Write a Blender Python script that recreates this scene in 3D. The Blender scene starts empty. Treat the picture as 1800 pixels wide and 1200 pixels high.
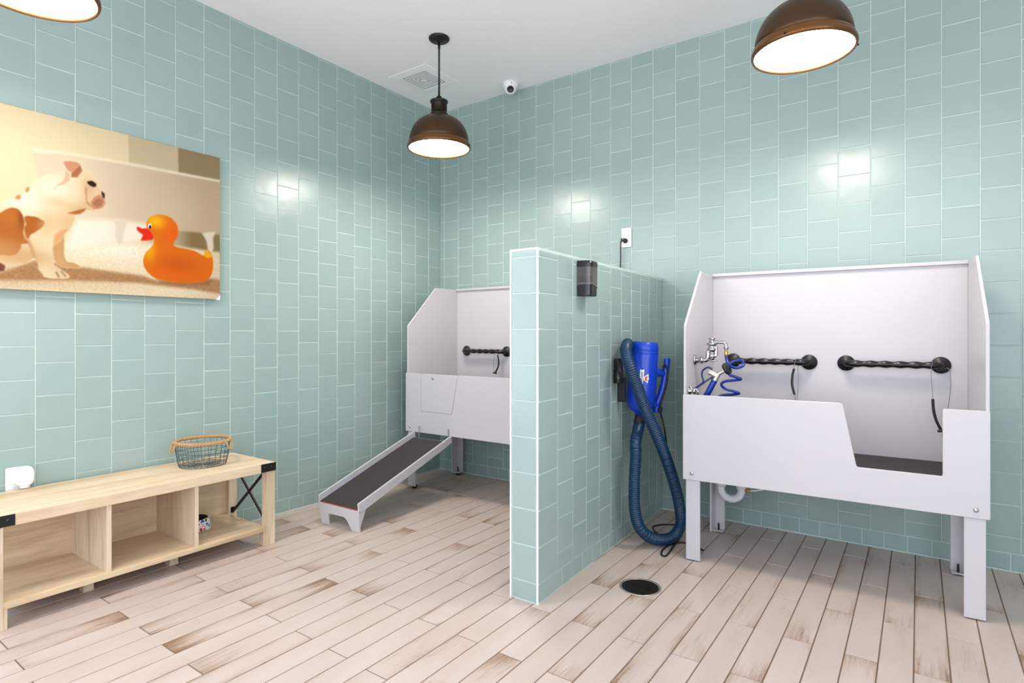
import bpy, bmesh, math, random
import numpy as np
from mathutils import Vector, Matrix
random.seed(7)
PI = math.pi
scene = bpy.context.scene
COL = scene.collection

# tuning
EXPO = 0.0
SKY = (0.86, 0.93, 1.07, 4.4)       # daylight from above the horizon: colour, strength
LOW_GLOW = (0.96, 0.96, 1.03, 5.3)      # added glow from below the horizon, raised to brighten the ceiling
LAMPE = 54.0
TILE = (149, 171, 167)
PLANK = (197, 182, 174)
PLANK2 = (184, 166, 154)
HDPE = (196, 193, 197)
# planks with strong brown wear: x, y on the plank and its wear numbers
DARKP = [(1.13, -2.48, 0.9, 0.95, 0.9), (0.68, -2.75, 0.75, 0.8, 0.8), (0.49, -2.30, 0.8, 0.5, 0.95), (2.59, -1.49, 0.6, 0.5, 1.0), (2.24, -0.97, 0.2, 0.9, 0.3), (1.79, -1.64, 0.7, 0.4, 0.9), (0.41, -1.99, 0.4, 0.7, 0.8), (2.33, -1.96, 0.2, 0.9, 0.2), (2.50, -0.83, 0.1, 0.7, 0.5)]

# ------------------------------------------------------------------ camera
YAW = math.radians(35.21)
CAM = Vector((3.3596, -3.6869, 1.153))
cd = bpy.data.cameras.new('camera'); cam = bpy.data.objects.new('camera', cd); COL.objects.link(cam)
cam.location = CAM; cam.rotation_euler = (PI / 2, 0, YAW)
cd.sensor_width = 36.0; cd.lens = 1013.0 / 1800.0 * 36.0
cd.shift_y = -13.0 / 1800.0; cd.clip_start = 0.02
scene.camera = cam

# ------------------------------------------------------------------ world, daylight, exposure
w = bpy.data.worlds.new('daylight'); scene.world = w; w.use_nodes = True
nt = w.node_tree; bg = nt.nodes['Background']
tc = nt.nodes.new('ShaderNodeTexCoord'); sx = nt.nodes.new('ShaderNodeSeparateXYZ'); mr = nt.nodes.new('ShaderNodeMapRange'); mx = nt.nodes.new('ShaderNodeMix'); mx.data_type = 'RGBA'
nt.links.new(tc.outputs['Generated'], sx.inputs[0]); nt.links.new(sx.outputs[2], mr.inputs[0]); mr.inputs[1].default_value = -0.06; mr.inputs[2].default_value = 0.06
nt.links.new(mr.outputs[0], mx.inputs[0])
mx.inputs[6].default_value = tuple(c * LOW_GLOW[3] for c in LOW_GLOW[:3]) + (1,); mx.inputs[7].default_value = tuple(c * SKY[3] for c in SKY[:3]) + (1,)
nt.links.new(mx.outputs[2], bg.inputs[0]); bg.inputs[1].default_value = 1.0
vs = scene.view_settings
scene.display_settings.display_device = 'sRGB'
vs.view_transform = 'Standard'; vs.look = 'None'; vs.gamma = 1.0; vs.use_curve_mapping = False
vs.exposure = EXPO
scene.cycles.max_bounces = 10; scene.cycles.diffuse_bounces = 6; scene.cycles.glossy_bounces = 4
scene.cycles.transmission_bounces = 6; scene.cycles.sample_clamp_indirect = 6.0
scene.cycles.caustics_reflective = False; scene.cycles.caustics_refractive = False
RX0, RX1, RY0, RY1, RH = 0.0, 5.1, -4.9, 0.0, 3.052
WIN = [(0.25, 2.55), (2.75, 4.95)]         # storefront window openings in the front wall (x ranges)
WZ0, WZ1 = 0.35, 2.55
WSIDE = (-4.7, -2.3); WLEFT = (-4.75, -3.45)                       # unseen windows added in the right and left walls for more light (y ranges)
for i, (a, b) in enumerate(WIN):           # sampling portals for the sky seen through each window
    ld = bpy.data.lights.new('window_portal', 'AREA'); ld.shape = 'RECTANGLE'
    ld.size = b - a; ld.size_y = WZ1 - WZ0; ld.cycles.is_portal = True
    lo = bpy.data.objects.new('window_portal', ld); COL.objects.link(lo)
    lo.location = ((a + b) / 2, RY0 - 0.12, (WZ0 + WZ1) / 2); lo.rotation_euler = (PI / 2, 0, 0)
ld = bpy.data.lights.new('window_portal', 'AREA'); ld.shape = 'RECTANGLE'; ld.size = WSIDE[1] - WSIDE[0]; ld.size_y = WZ1 - WZ0; ld.cycles.is_portal = True
lo = bpy.data.objects.new('window_portal', ld); COL.objects.link(lo); lo.location = (RX1 + 0.10, sum(WSIDE) / 2, (WZ0 + WZ1) / 2); lo.rotation_euler = (PI / 2, 0, PI / 2)
ld = bpy.data.lights.new('window_portal', 'AREA'); ld.shape = 'RECTANGLE'; ld.size = WLEFT[1] - WLEFT[0]; ld.size_y = WZ1 - WZ0; ld.cycles.is_portal = True
lo = bpy.data.objects.new('window_portal', ld); COL.objects.link(lo); lo.location = (RX0 - 0.11, sum(WLEFT) / 2, (WZ0 + WZ1) / 2); lo.rotation_euler = (PI / 2, 0, -PI / 2)

# ------------------------------------------------------------------ materials
def srgb(r, g, b):
    f = lambda c: (c / 255) / 12.92 if c / 255 <= 0.04045 else ((c / 255 + 0.055) / 1.055) ** 2.4
    return (f(r), f(g), f(b), 1)
def mat(name, col, rough=0.5, metal=0.0, spec=0.5, coat=0.0):
    m = bpy.data.materials.new(name); m.use_nodes = True
    p = m.node_tree.nodes['Principled BSDF']
    p.inputs['Base Color'].default_value = col; p.inputs['Roughness'].default_value = rough
    p.inputs['Metallic'].default_value = metal; p.inputs['Specular IOR Level'].default_value = spec
    p.inputs['Coat Weight'].default_value = coat
    return m
class NT:
    def __init__(s, m): s.t = m.node_tree; s.p = s.t.nodes['Principled BSDF']
    def n(s, kind, **kw):
        x = s.t.nodes.new(kind)
        for k, v in kw.items():
            if k in x.inputs.keys(): x.inputs[k].default_value = v
            else: setattr(x, k, v)
        return x
    def l(s, a, b): s.t.links.new(a, b)
    def math(s, op, a, b=None, c=None):
        x = s.t.nodes.new('ShaderNodeMath'); x.operation = op
        for i, v in enumerate((a, b, c)):
            if v is None: continue
            if isinstance(v, (int, float)): x.inputs[i].default_value = v
            else: s.l(v, x.inputs[i])
        return x.outputs[0]
    def mix(s, f, a, b, blend='MIX'):
        x = s.t.nodes.new('ShaderNodeMix'); x.data_type = 'RGBA'; x.blend_type = blend
        for sock, v in ((x.inputs[0], f), (x.inputs[6], a), (x.inputs[7], b)):
            if isinstance(v, (int, float, tuple)): sock.default_value = v
            else: s.l(v, sock)
        return x.outputs[2]
    def ramp(s, f, stops):
        x = s.t.nodes.new('ShaderNodeValToRGB'); s.l(f, x.inputs[0])
        e = x.color_ramp.elements
        while len(e) < len(stops): e.new(0.5)
        for i, (p, c) in enumerate(stops): e[i].position = p; e[i].color = c if len(c) == 4 else (*c, 1)
        return x.outputs[0]
def noise_bump(m, scale, strength, dist=0.002, detail=2.0, mapping=None):
    t = NT(m); tc = t.n('ShaderNodeTexCoord'); nz = t.n('ShaderNodeTexNoise', Scale=scale, Detail=detail)
    src = tc.outputs['Object']
    if mapping:
        mp = t.n('ShaderNodeMapping'); mp.inputs['Scale'].default_value = mapping; t.l(src, mp.inputs[0]); src = mp.outputs[0]
    t.l(src, nz.inputs['Vector'])
    b = t.n('ShaderNodeBump', Strength=strength, Distance=dist); t.l(nz.outputs[0], b.inputs['Height']); t.l(b.outputs[0], t.p.inputs['Normal'])
    return t

M = {}
# glazed sea-green wall tile: each tile a touch different, wavy glaze
m = M['tile'] = mat('glazed_tile', srgb(*TILE), 0.29, 0, 0.8)
t = noise_bump(m, 9.0, 0.10, 0.02, 1.0)
at = t.n('ShaderNodeAttribute', attribute_name='rnd')
sep = t.n('ShaderNodeSeparateColor'); t.l(at.outputs['Color'], sep.inputs[0])
hs = t.n('ShaderNodeHueSaturation'); hs.inputs['Color'].default_value = srgb(*TILE)
t.l(t.math('ADD', t.math('MULTIPLY', sep.outputs[0], 0.06), 0.97), hs.inputs['Value'])
t.l(t.math('ADD', t.math('MULTIPLY', sep.outputs[1], 0.16), 0.92), hs.inputs['Saturation'])
t.l(hs.outputs[0], t.p.inputs['Base Color'])
M['grout'] = mat('pale_grout', srgb(192, 210, 204), 0.8)
noise_bump(M['grout'], 300, 0.2)
M['edge_trim'] = mat('white_tile_edge', srgb(228, 232, 230), 0.35)
# whitewashed plank tile
m = M['plank'] = mat('plank_tile', srgb(*PLANK), 0.42, 0, 0.4)
t = NT(m)
uv = t.n('ShaderNodeUVMap', uv_map='UVMap'); at = t.n('ShaderNodeAttribute', attribute_name='rnd')
sep = t.n('ShaderNodeSeparateColor'); t.l(at.outputs['Color'], sep.inputs[0])
r1, r2, r3 = sep.outputs
su = t.n('ShaderNodeSeparateXYZ'); t.l(uv.outputs[0], su.inputs[0])
off = t.n('ShaderNodeCombineXYZ'); t.l(t.math('MULTIPLY', r1, 37.0), off.inputs[0]); t.l(t.math('MULTIPLY', r2, 53.0), off.inputs[1]); t.l(t.math('MULTIPLY', r3, 71.0), off.inputs[2])
va = t.n('ShaderNodeVectorMath', operation='ADD'); t.l(uv.outputs[0], va.inputs[0]); t.l(off.outputs[0], va.inputs[1])
def stretched(sx, sy, scale, detail, rough=0.55):
    mp = t.n('ShaderNodeMapping'); mp.inputs['Scale'].default_value = (sx, sy, 1); t.l(va.outputs[0], mp.inputs[0])
    nz = t.n('ShaderNodeTexNoise', Scale=scale, Detail=detail, Roughness=rough); t.l(mp.outputs[0], nz.inputs['Vector']); return nz.outputs[0]
grain = stretched(1.2, 14, 6.0, 5, 0.65)
cloud = stretched(1.6, 5.0, 1.6, 3)
fine = stretched(2.5, 60, 5.0, 3, 0.7)
# wear shows most at the ends and along the edges of a plank (u, v are metres from its corner)
L_, W_ = 0.715, 0.103
ue = t.math('MINIMUM', su.outputs[0], t.math('SUBTRACT', L_, su.outputs[0]))
ve = t.math('MINIMUM', su.outputs[1], t.math('SUBTRACT', W_, su.outputs[1]))
endw = t.math('MULTIPLY', t.math('SUBTRACT', 1.0, t.n('ShaderNodeMapRange').outputs[0]), 0.0)
def rng(v, a, b, c, d):
    x = t.n('ShaderNodeMapRange'); t.l(v, x.inputs[0]); x.inputs[1].default_value = a; x.inputs[2].default_value = b; x.inputs[3].default_value = c; x.inputs[4].default_value = d; x.clamp = True; return x.outputs[0]
e1 = rng(ue, 0.0, 0.20, 0.34, 0.0)
e2 = rng(ve, 0.0, 0.035, 0.20, 0.0)
wear = t.math('ADD', t.math('ADD', t.math('MULTIPLY', e1, r2), t.math('MULTIPLY', e2, r3)), t.math('MULTIPLY', r1, 0.07))
stain = t.math('ADD', t.math('ADD', t.math('MULTIPLY', grain, 0.55), t.math('MULTIPLY', cloud, 0.55)), wear)
sm = rng(stain, 0.70, 0.98, 0.0, 1.0)
base = t.mix(rng(cloud, .35, .7, 0, .6), srgb(*PLANK), srgb(*PLANK2))
base = t.mix(t.math('MULTIPLY', rng(fine, 0.55, 0.75, 0, 1), 0.10), base, srgb(165, 140, 118))
col = t.mix(t.math('MULTIPLY', sm, 0.72), base, srgb(150, 118, 90))
sc = rng(t.math('ADD', t.math('MULTIPLY', fine, 0.6), t.math('MULTIPLY', stain, 0.7)), 0.90, 1.06, 0, 1)
col = t.mix(t.math('MULTIPLY', sc, 0.8), col, srgb(118, 84, 58))
t.l(col, t.p.inputs['Base Color'])
b = t.n('ShaderNodeBump', Strength=0.25, Distance=0.0015); t.l(grain, b.inputs['Height']); t.l(b.outputs[0], t.p.inputs['Normal'])
M['floor_grout'] = mat('brown_grout', srgb(118, 96, 78), 0.9)
M['paint'] = mat('ceiling_paint', srgb(248, 246, 247), 0.9); noise_bump(M['paint'], 60, 0.05)
M['wallpaint'] = mat('wall_paint', srgb(214, 226, 222), 0.8); noise_bump(M['wallpaint'], 60, 0.05)
M['frame'] = mat('window_frame', srgb(60, 62, 64), 0.5)
g = bpy.data.materials.new('window_glass'); g.use_nodes = True; nt = g.node_tree; nt.nodes.clear()
o_ = nt.nodes.new('ShaderNodeOutputMaterial'); tr = nt.nodes.new('ShaderNodeBsdfTransparent'); gl = nt.nodes.new('ShaderNodeBsdfGlossy'); mx = nt.nodes.new('ShaderNodeMixShader')
gl.inputs['Roughness'].default_value = 0.02; mx.inputs[0].default_value = 0.06
nt.links.new(tr.outputs[0], mx.inputs[1]); nt.links.new(gl.outputs[0], mx.inputs[2]); nt.links.new(mx.outputs[0], o_.inputs[0]); M['glass'] = g
M['hdpe'] = mat('white_board', srgb(*HDPE), 0.34, 0, 0.45); noise_bump(M['hdpe'], 350, 0.04)
M['rubber'] = mat('black_rubber', srgb(34, 32, 34), 0.55); 
M['matrub'] = mat('rubber_mat', srgb(50, 46, 47), 0.7); noise_bump(M['matrub'], 220, 0.5, 0.002, 4)
M['blackgloss'] = mat('black_plastic', srgb(20, 20, 21), 0.22)
M['blacksat'] = mat('black_satin', srgb(22, 23, 25), 0.42)
M['blackmetal'] = mat('black_metal', srgb(24, 24, 26), 0.4, 0.3)
M['chrome'] = mat('chrome', srgb(176, 176, 178), 0.11, 1.0)
M['steel'] = mat('steel', srgb(190, 192, 195), 0.25, 1.0)
M['brass'] = mat('brass', srgb(205, 165, 85), 0.28, 1.0)
M['nickel'] = mat('nickel', srgb(196, 190, 180), 0.3, 0.8)
M['hose_blue'] = mat('spray_hose_blue', srgb(14, 48, 140), 0.25)
M['cable'] = mat('steel_cable', srgb(120, 122, 128), 0.35, 0.8)
M['dryer_blue'] = mat('dryer_blue', srgb(16, 62, 186), 0.3, 0, 0.5)
M['hose_teal'] = mat('hose_teal', srgb(8, 50, 82), 0.38)
M['white'] = mat('white_plastic', srgb(240, 240, 238), 0.35)
M['softwhite'] = mat('white_metal_paint', srgb(250, 249, 250), 0.5)
M['pvc'] = mat('white_pvc', srgb(232, 236, 240), 0.3)
M['slot'] = mat('dark_slot', srgb(70, 72, 74), 0.8)
M['mat_red'] = mat('faded_red_edge', srgb(150, 62, 52), 0.6)
M['red'] = mat('red_print', srgb(222, 40, 35), 0.4)
M['inkblue'] = mat('dark_blue_print', srgb(20, 34, 90), 0.4)
M['bronze'] = mat('oiled_bronze', srgb(70, 48, 28), 0.38, 0.6, 0.5)
M['bronzebloom'] = mat('bronze_rim_bloom', srgb(112, 74, 38), 0.32, 0.7)  # bronze turned more golden: the lamp's bloom put into the rim colour
M['bronzedark'] = mat('dark_bronze', srgb(34, 28, 22), 0.4, 0.5)
M['rope'] = mat('jute_rope', srgb(188, 152, 106), 0.85); noise_bump(M['rope'], 500, 0.8, 0.003)
M['wire'] = mat('grey_wire', srgb(78, 92, 94), 0.5, 0.3)
M['ledwhite'] = mat('camera_white', srgb(238, 238, 240), 0.4)
M['lens'] = mat('camera_lens', srgb(14, 14, 16), 0.08, 0, 0.6)
M['smoke'] = mat('smoked_plastic', srgb(84, 76, 74), 0.1, 0, 0.7)
M['smoke'].node_tree.nodes['Principled BSDF'].inputs['Alpha'].default_value = 0.75
M['greyline'] = mat('grey_line', srgb(150, 150, 150), 0.4)
# lamp diffuser (lit)
m = M['lit'] = mat('lit_diffuser', (1, 1, 1, 1), 0.4)
p = m.node_tree.nodes['Principled BSDF']; p.inputs['Emission Color'].default_value = (1.0, 0.89, 0.78, 1); p.inputs['Emission Strength'].default_value = LAMPE
# light oak laminate, grain along Y of the object
def wood(name, c1, c2, c3, axis):
    m = mat(name, c1, 0.5, 0, 0.35); t = NT(m); tc = t.n('ShaderNodeTexCoord')
    s = {'y': (9, 0.9, 9), 'z': (9, 9, 0.9)}[axis]
    def nz(sc, d, mul):
        mp = t.n('ShaderNodeMapping'); mp.inputs['Scale'].default_value = tuple(k * mul for k in s); t.l(tc.outputs['Object'], mp.inputs[0])
        n = t.n('ShaderNodeTexNoise', Scale=sc, Detail=d, Roughness=0.6); n.inputs['Distortion'].default_value = 0.6; t.l(mp.outputs[0], n.inputs['Vector']); return n.outputs[0]
    a, bb = nz(1.0, 4, 1.0), nz(3.0, 5, 2.2)
    col = t.ramp(a, [(0.34, c1), (0.52, c2), (0.70, c3)])
    col = t.mix(0.22, col, t.ramp(bb, [(0.35, srgb(250, 240, 225)), (0.7, srgb(150, 118, 84))]), 'MULTIPLY')
    t.l(col, t.p.inputs['Base Color'])
    b = t.n('ShaderNodeBump', Strength=0.08, Distance=0.001); t.l(bb, b.inputs['Height']); t.l(b.outputs[0], t.p.inputs['Normal'])
    return m
M['oak'] = wood('light_oak', srgb(232, 214, 186), srgb(222, 201, 170), srgb(190, 163, 128), 'y')
M['oakv'] = wood('light_oak_upright', srgb(234, 220, 198), srgb(224, 207, 182), srgb(184, 161, 132), 'z')

# ------------------------------------------------------------------ mesh helpers
class MB:
    def __init__(s): s.v = []; s.f = []; s.mi = []; s.sm = []
    def add(s, vs, fs, mi=0, smooth=False):
        o = len(s.v); s.v += [tuple(v) for v in vs]
        for f in fs: s.f.append([i + o for i in f]); s.mi.append(mi); s.sm.append(smooth)
    def box(s, x0, x1, y0, y1, z0, z1, mi=0):
        v = [(x0, y0, z0), (x1, y0, z0), (x1, y1, z0), (x0, y1, z0), (x0, y0, z1), (x1, y0, z1), (x1, y1, z1), (x0, y1, z1)]
        s.add(v, [(0, 3, 2, 1), (4, 5, 6, 7), (0, 1, 5, 4), (1, 2, 6, 5), (2, 3, 7, 6), (3, 0, 4, 7)], mi)
    def prism(s, poly, fn, a, b, mi=0):
        # poly: ccw list of (p, q); fn(p, q, r) -> xyz ; r from a to b
        n = len(poly); v = [fn(p, q, a) for p, q in poly] + [fn(p, q, b) for p, q in poly]
        f = [list(range(n))[::-1], list(range(n, 2 * n))] + [(i, (i + 1) % n, n + (i + 1) % n, n + i) for i in range(n)]
        s.add(v, f, mi)
    def lathe(s, prof, c=(0, 0, 0), seg=40, mi=0, mtx=None, smooth=True):
        v = []; f = []; n = len(prof)
        for k in range(seg):
            a = 2 * PI * k / seg
            for r, z in prof:
                p = Vector((r * math.cos(a), r * math.sin(a), z))
                if mtx: p = mtx @ p
                v.append((p.x + c[0], p.y + c[1], p.z + c[2]))
        for k in range(seg):
            for i in range(n - 1):
                a, b = k * n + i, ((k + 1) % seg) * n + i
                f.append((a, b, b + 1, a + 1))
        s.add(v, f, mi, smooth)
    def tube(s, pts, r, seg=10, mi=0, closed=False, caps=True, rf=None, smooth=True):
        P = [Vector(p) for p in pts]; n = len(P); rings = []
        up = None
        for i in range(n):
            a = P[(i - 1) % n] if (closed or i > 0) else P[i]; b = P[(i + 1) % n] if (closed or i < n - 1) else P[i]
            tg = (b - a)
            tg = tg.normalized() if tg.length > 1e-9 else Vector((0, 0, 1))
            if up is None:
                up = Vector((0, 0, 1)) if abs(tg.z) < 0.9 else Vector((1, 0, 0))
            sd = tg.cross(up)
            if sd.length < 1e-6: sd = tg.orthogonal()
            sd.normalize(); up = sd.cross(tg).normalized()
            rr = rf(i / max(1, n - 1)) if rf else r
            rings.append([P[i] + (sd * math.cos(2 * PI * k / seg) + up * math.sin(2 * PI * k / seg)) * rr for k in range(seg)])
        v = [tuple(q) for R in rings for q in R]; f = []
        for i in range(n if closed else n - 1):
            j = (i + 1) % n
            for k in range(seg): f.append((i * seg + k, i * seg + (k + 1) % seg, j * seg + (k + 1) % seg, j * seg + k))
        s.add(v, f, mi, smooth)
        if caps and not closed:
            s.add(rings[0], [list(range(seg))], mi); s.add(rings[-1], [list(range(seg))[::-1]], mi)
    def build(s, name, m, parent=None, bevel=0, bseg=2, fix=True):
        me = bpy.data.meshes.new(name); me.from_pydata(s.v, [], s.f)
        ms = m if isinstance(m, (list, tuple)) else [m]
        for x in ms: me.materials.append(x)
        for p, i, sm in zip(me.polygons, s.mi, s.sm): p.material_index = i; p.use_smooth = sm
        if fix:
            bm = bmesh.new(); bm.from_mesh(me); bmesh.ops.recalc_face_normals(bm, faces=bm.faces); bm.to_mesh(me); bm.free()
        me.update()
        o = bpy.data.objects.new(name, me); COL.objects.link(o)
        if parent is not None: o.parent = parent
        if bevel:
            md = o.modifiers.new('bevel', 'BEVEL'); md.width = bevel; md.segments = bseg; md.limit_method = 'ANGLE'; md.angle_limit = math.radians(40)
            md.harden_normals = False
        return o
def thing(name, label, cat, loc=(0, 0, 0), rz=0.0, group=None):
    o = bpy.data.objects.new(name, None); COL.objects.link(o); o.empty_display_size = 0.1
    o.location = loc; o.rotation_euler = (0, 0, rz); o['label'] = label; o['category'] = cat
    if group: o['group'] = group
    return o
def tag(o, label, cat, group=None):
    o['label'] = label; o['category'] = cat
    if group: o['group'] = group
    return o
def struct(o): o['kind'] = 'structure'; return o
def rbox(name, m, parent, x0, x1, y0, y1, z0, z1, bevel=0.002):
    b = MB(); b.box(x0, x1, y0, y1, z0, z1); return b.build(name, m, parent, bevel)
def spline(pts, n=8, closed=False):
    P = [Vector(p) for p in pts]; out = []; N = len(P)
    for i in range(N if closed else N - 1):
        g = lambda k: P[k % N] if closed else P[min(max(k, 0), N - 1)]
        a, b, c, d = g(i - 1), g(i), g(i + 1), g(i + 2)
        for j in range(n):
            u = j / n
            out.append(0.5 * ((2 * b) + (c - a) * u + (2 * a - 5 * b + 4 * c - d) * u * u + (3 * b - a - 3 * c + d) * u ** 3))
    if not closed: out.append(P[-1])
    return out
def roundpoly(poly, rads, n=5):
    out = []; N = len(poly)
    for i in range(N):
        p = Vector(poly[i]); r = rads[i] if isinstance(rads, (list, tuple)) else rads
        if r <= 0: out.append(tuple(p)); continue
        a = Vector(poly[i - 1]); b = Vector(poly[(i + 1) % N]); da = (a - p).normalized(); db = (b - p).normalized()
        ang = da.angle(db); d = min(r / math.tan(ang / 2), (a - p).length * .49, (b - p).length * .49)
        s0, s1 = p + da * d, p + db * d
        for k in range(n + 1):
            u = k / n; out.append(tuple(s0 * (1 - u) ** 2 + p * 2 * u * (1 - u) + s1 * u * u))
    return out
ROTX = Matrix.Rotation(PI / 2, 4, 'X')     # +z -> -y
ROTY = Matrix.Rotation(PI / 2, 4, 'Y')     # +z -> +x

# ------------------------------------------------------------------ setting: tiled walls, plank floor, ceiling
TW, TH, TZ0, BW = 0.1547, 0.1555, 0.086, 0.1035
def tiles_mesh(name, fn, cols, ztop, skip_base=False, amp=0.0045, basew=BW, flip=False, gapw=0.0030, hole=None):
    """fn(s, z, d) -> xyz, s along the wall, d out of the wall. cols: list of (s0, s1, classA)."""
    b = MB(); rn = []
    def tile(s0, s1, z0, z1, g=gapw):
        s0 += g / 2; s1 -= g / 2; z0 += g / 2; z1 -= g / 2
        if s1 - s0 < 0.006 or z1 - z0 < 0.006: return
        ts, tz = random.gauss(0, amp), random.gauss(0, amp); e = min(0.0022, (s1 - s0) / 3, (z1 - z0) / 3); H = 0.0016
        cs, cz = (s0 + s1) / 2, (z0 + z1) / 2
        lo = [(s0, z0), (s1, z0), (s1, z1), (s0, z1)]; hi = [(s0 + e, z0 + e), (s1 - e, z0 + e), (s1 - e, z1 - e), (s0 + e, z1 - e)]
        d = lambda s, z, h: fn(s, z, 0.004 + h + (s - cs) * ts + (z - cz) * tz)
        v = [d(s, z, -0.002) for s, z in lo] + [d(s, z, H) for s, z in hi]
        fs = [(4, 5, 6, 7)] + [(i, (i + 1) % 4, 4 + (i + 1) % 4, 4 + i) for i in range(4)]
        if flip: fs = [f[::-1] for f in fs]
        b.add(v, fs, 0); r = (random.random(), random.random(), random.random(), 1); rn.extend([r] * len(fs))
    for s0, s1, A in cols:
        z = TZ0 if A else TZ0 - TH / 2
        while z < ztop:
            tile(s0, s1, max(z, TZ0), min(z + TH, ztop)); z += TH
    S0 = min(c[0] for c in cols); S1 = max(c[1] for c in cols); s = S0
    k = 0
    while s < S1 - 1e-4:
        tile(s, min(s + basew, S1), 0.004, TZ0); s += basew
    nt_ = len(b.f)
    # grout bed
    for a0, a1, c0, c1 in ([(S0, S1, 0, ztop)] if not hole else [(S0, hole[0], 0, ztop), (hole[1], S1, 0, ztop), (hole[0], hole[1], 0, hole[2]), (hole[0], hole[1], hole[3], ztop)]):
        b.add([fn(a0, c0, 0.0032), fn(a1, c0, 0.0032), fn(a1, c1, 0.0032), fn(a0, c1, 0.0032)], [(0, 1, 2, 3)], 1); rn.append((0, 0, 0, 1))
    return b, rn
def attr_color(o, rn):
    me = o.data; a = me.attributes.new('rnd', 'FLOAT_COLOR', 'FACE')
    a.data.foreach_set('color', np.array(rn, dtype=np.float32).ravel())
def slab_behind(b, x0, x1, y0, y1, z0, z1, rn):
    n = len(b.f); b.box(x0, x1, y0, y1, z0, z1, 1); rn.extend([(0, 0, 0, 1)] * (len(b.f) - n))
# wall_left: x = 0, s = -y
cols = [(0.0, 0.141, False)]
e = 0.141
while e < -RY0: cols.append((e, min(e + 0.1549, -RY0), len(cols) % 2 == 1)); e += 0.1549
b, rn = tiles_mesh('wall_left', lambda s, z, d: (d - 0.005, -s, z), cols, RH, flip=True, hole=(-WLEFT[1], -WLEFT[0], WZ0, WZ1))
for q0, q1, z0, z1 in ((RY0, WLEFT[0], 0, RH), (WLEFT[1], 0.12, 0, RH), (WLEFT[0], WLEFT[1], 0, WZ0), (WLEFT[0], WLEFT[1], WZ1, RH)): slab_behind(b, -0.12, -0.006, q0, q1, z0, z1, rn)
keep = [i for i, f in enumerate(b.f) if not (all(abs(b.v[k][0]) < .02 for k in f) and WLEFT[0] < sum(b.v[k][1] for k in f) / len(f) < WLEFT[1] and WZ0 < sum(b.v[k][2] for k in f) / len(f) < WZ1)]
b.f = [b.f[i] for i in keep]; b.mi = [b.mi[i] for i in keep]; b.sm = [b.sm[i] for i in keep]; rn = [rn[i] for i in keep]
o = struct(b.build('wall_left', [M['tile'], M['grout']], None, fix=False)); attr_color(o, rn)
# wall_back: y = 0, s = x
cols = [(0.0, 0.0523, True)]
e = 0.0523; k = -1
while e < RX1:
    cols.append((e, min(e + 0.1547, RX1), (k % 2) == 1)); e += 0.1547; k += 1
b, rn = tiles_mesh('wall_back', lambda s, z, d: (s, 0.005 - d, z), cols, RH)
slab_behind(b, 0, RX1, 0.006, 0.12, 0, RH, rn)
o = struct(b.build('wall_back', [M['tile'], M['grout']], None, fix=False)); attr_color(o, rn)
# half wall between the two tubs (slightly out of square)
HX0, HX1, HY, HZ, SK = 1.890, 2.037, -1.620, 1.523, 0.063
b, rn = MB(), []
def hface(fn, cols, basew=0.1065, ztop=HZ - 0.012, flip=False):
    bb, r = tiles_mesh('x', fn, cols, ztop, basew=basew, flip=flip); o0 = len(b.v)
    b.v += bb.v; b.f += [[i + o0 for i in f] for f in bb.f]; b.mi += bb.mi; b.sm += bb.sm; rn.extend(r)
FX = lambda s: HX1 - SK * s / 1.62
FL = lambda s: HX0 - SK * s / 1.62
cols = [(0.0, 0.171, True)]
e = 0.171; k = 1
while e < 1.614: cols.append((e, min(e + 0.149, 1.614), k % 2 == 0)); e += 0.149; k += 1
hface(lambda s, z, d: (FX(s) - 0.004 + d, HY + s, z), cols)
hface(lambda s, z, d: (FL(s) + 0.004 - d, HY + s, z), cols, flip=True)
hface(lambda s, z, d: (s, HY + 0.004 - d, z), [(HX0 + 0.012, HX1 - 0.012, True)], basew=0.2)
n0 = len(b.f)
# core, white edge strips and cap
v = [(HX0 + .004, HY + .004, 0), (HX1 - .004, HY + .004, 0), (FX(1.614) - .004, -.006, 0), (FL(1.614) + .004, -.006, 0)]
b.add(v + [(x, y, HZ - .0125) for x, y, _ in v], [(0, 1, 5, 4), (1, 2, 6, 5), (2, 3, 7, 6), (3, 0, 4, 7), (4, 5, 6, 7)], 1)
for x0, x1 in ((HX0, HX0 + .009), (HX1 - .009, HX1)): b.box(x0, x1, HY - .001, HY + .011, 0, HZ - .0101, 2)
b.box(HX0, HX1, HY - .001, HY + .011, HZ - .010, HZ, 2)
for F, sg in ((FX, 1), (FL, -1)):
    a0, a1 = F(0), F(1.614)
    y0 = HY + .0111; vv = [(a0 - sg * .012, y0, HZ - .012), (a0, y0, HZ - .012), (a1, -.006, HZ - .012), (a1 - sg * .012, -.006, HZ - .012)]
    b.add(vv + [(x, y, HZ) for x, y, _ in vv], [(0, 1, 2, 3), (4, 5, 6, 7), (0, 1, 5, 4), (1, 2, 6, 5), (2, 3, 7, 6), (3, 0, 4, 7)], 1)
rn.extend([(0, 0, 0, 1)] * (len(b.f) - n0))
o = struct(b.build('wall_divider', [M['tile'], M['grout'], M['edge_trim']], None, fix=False)); attr_color(o, rn)
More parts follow.
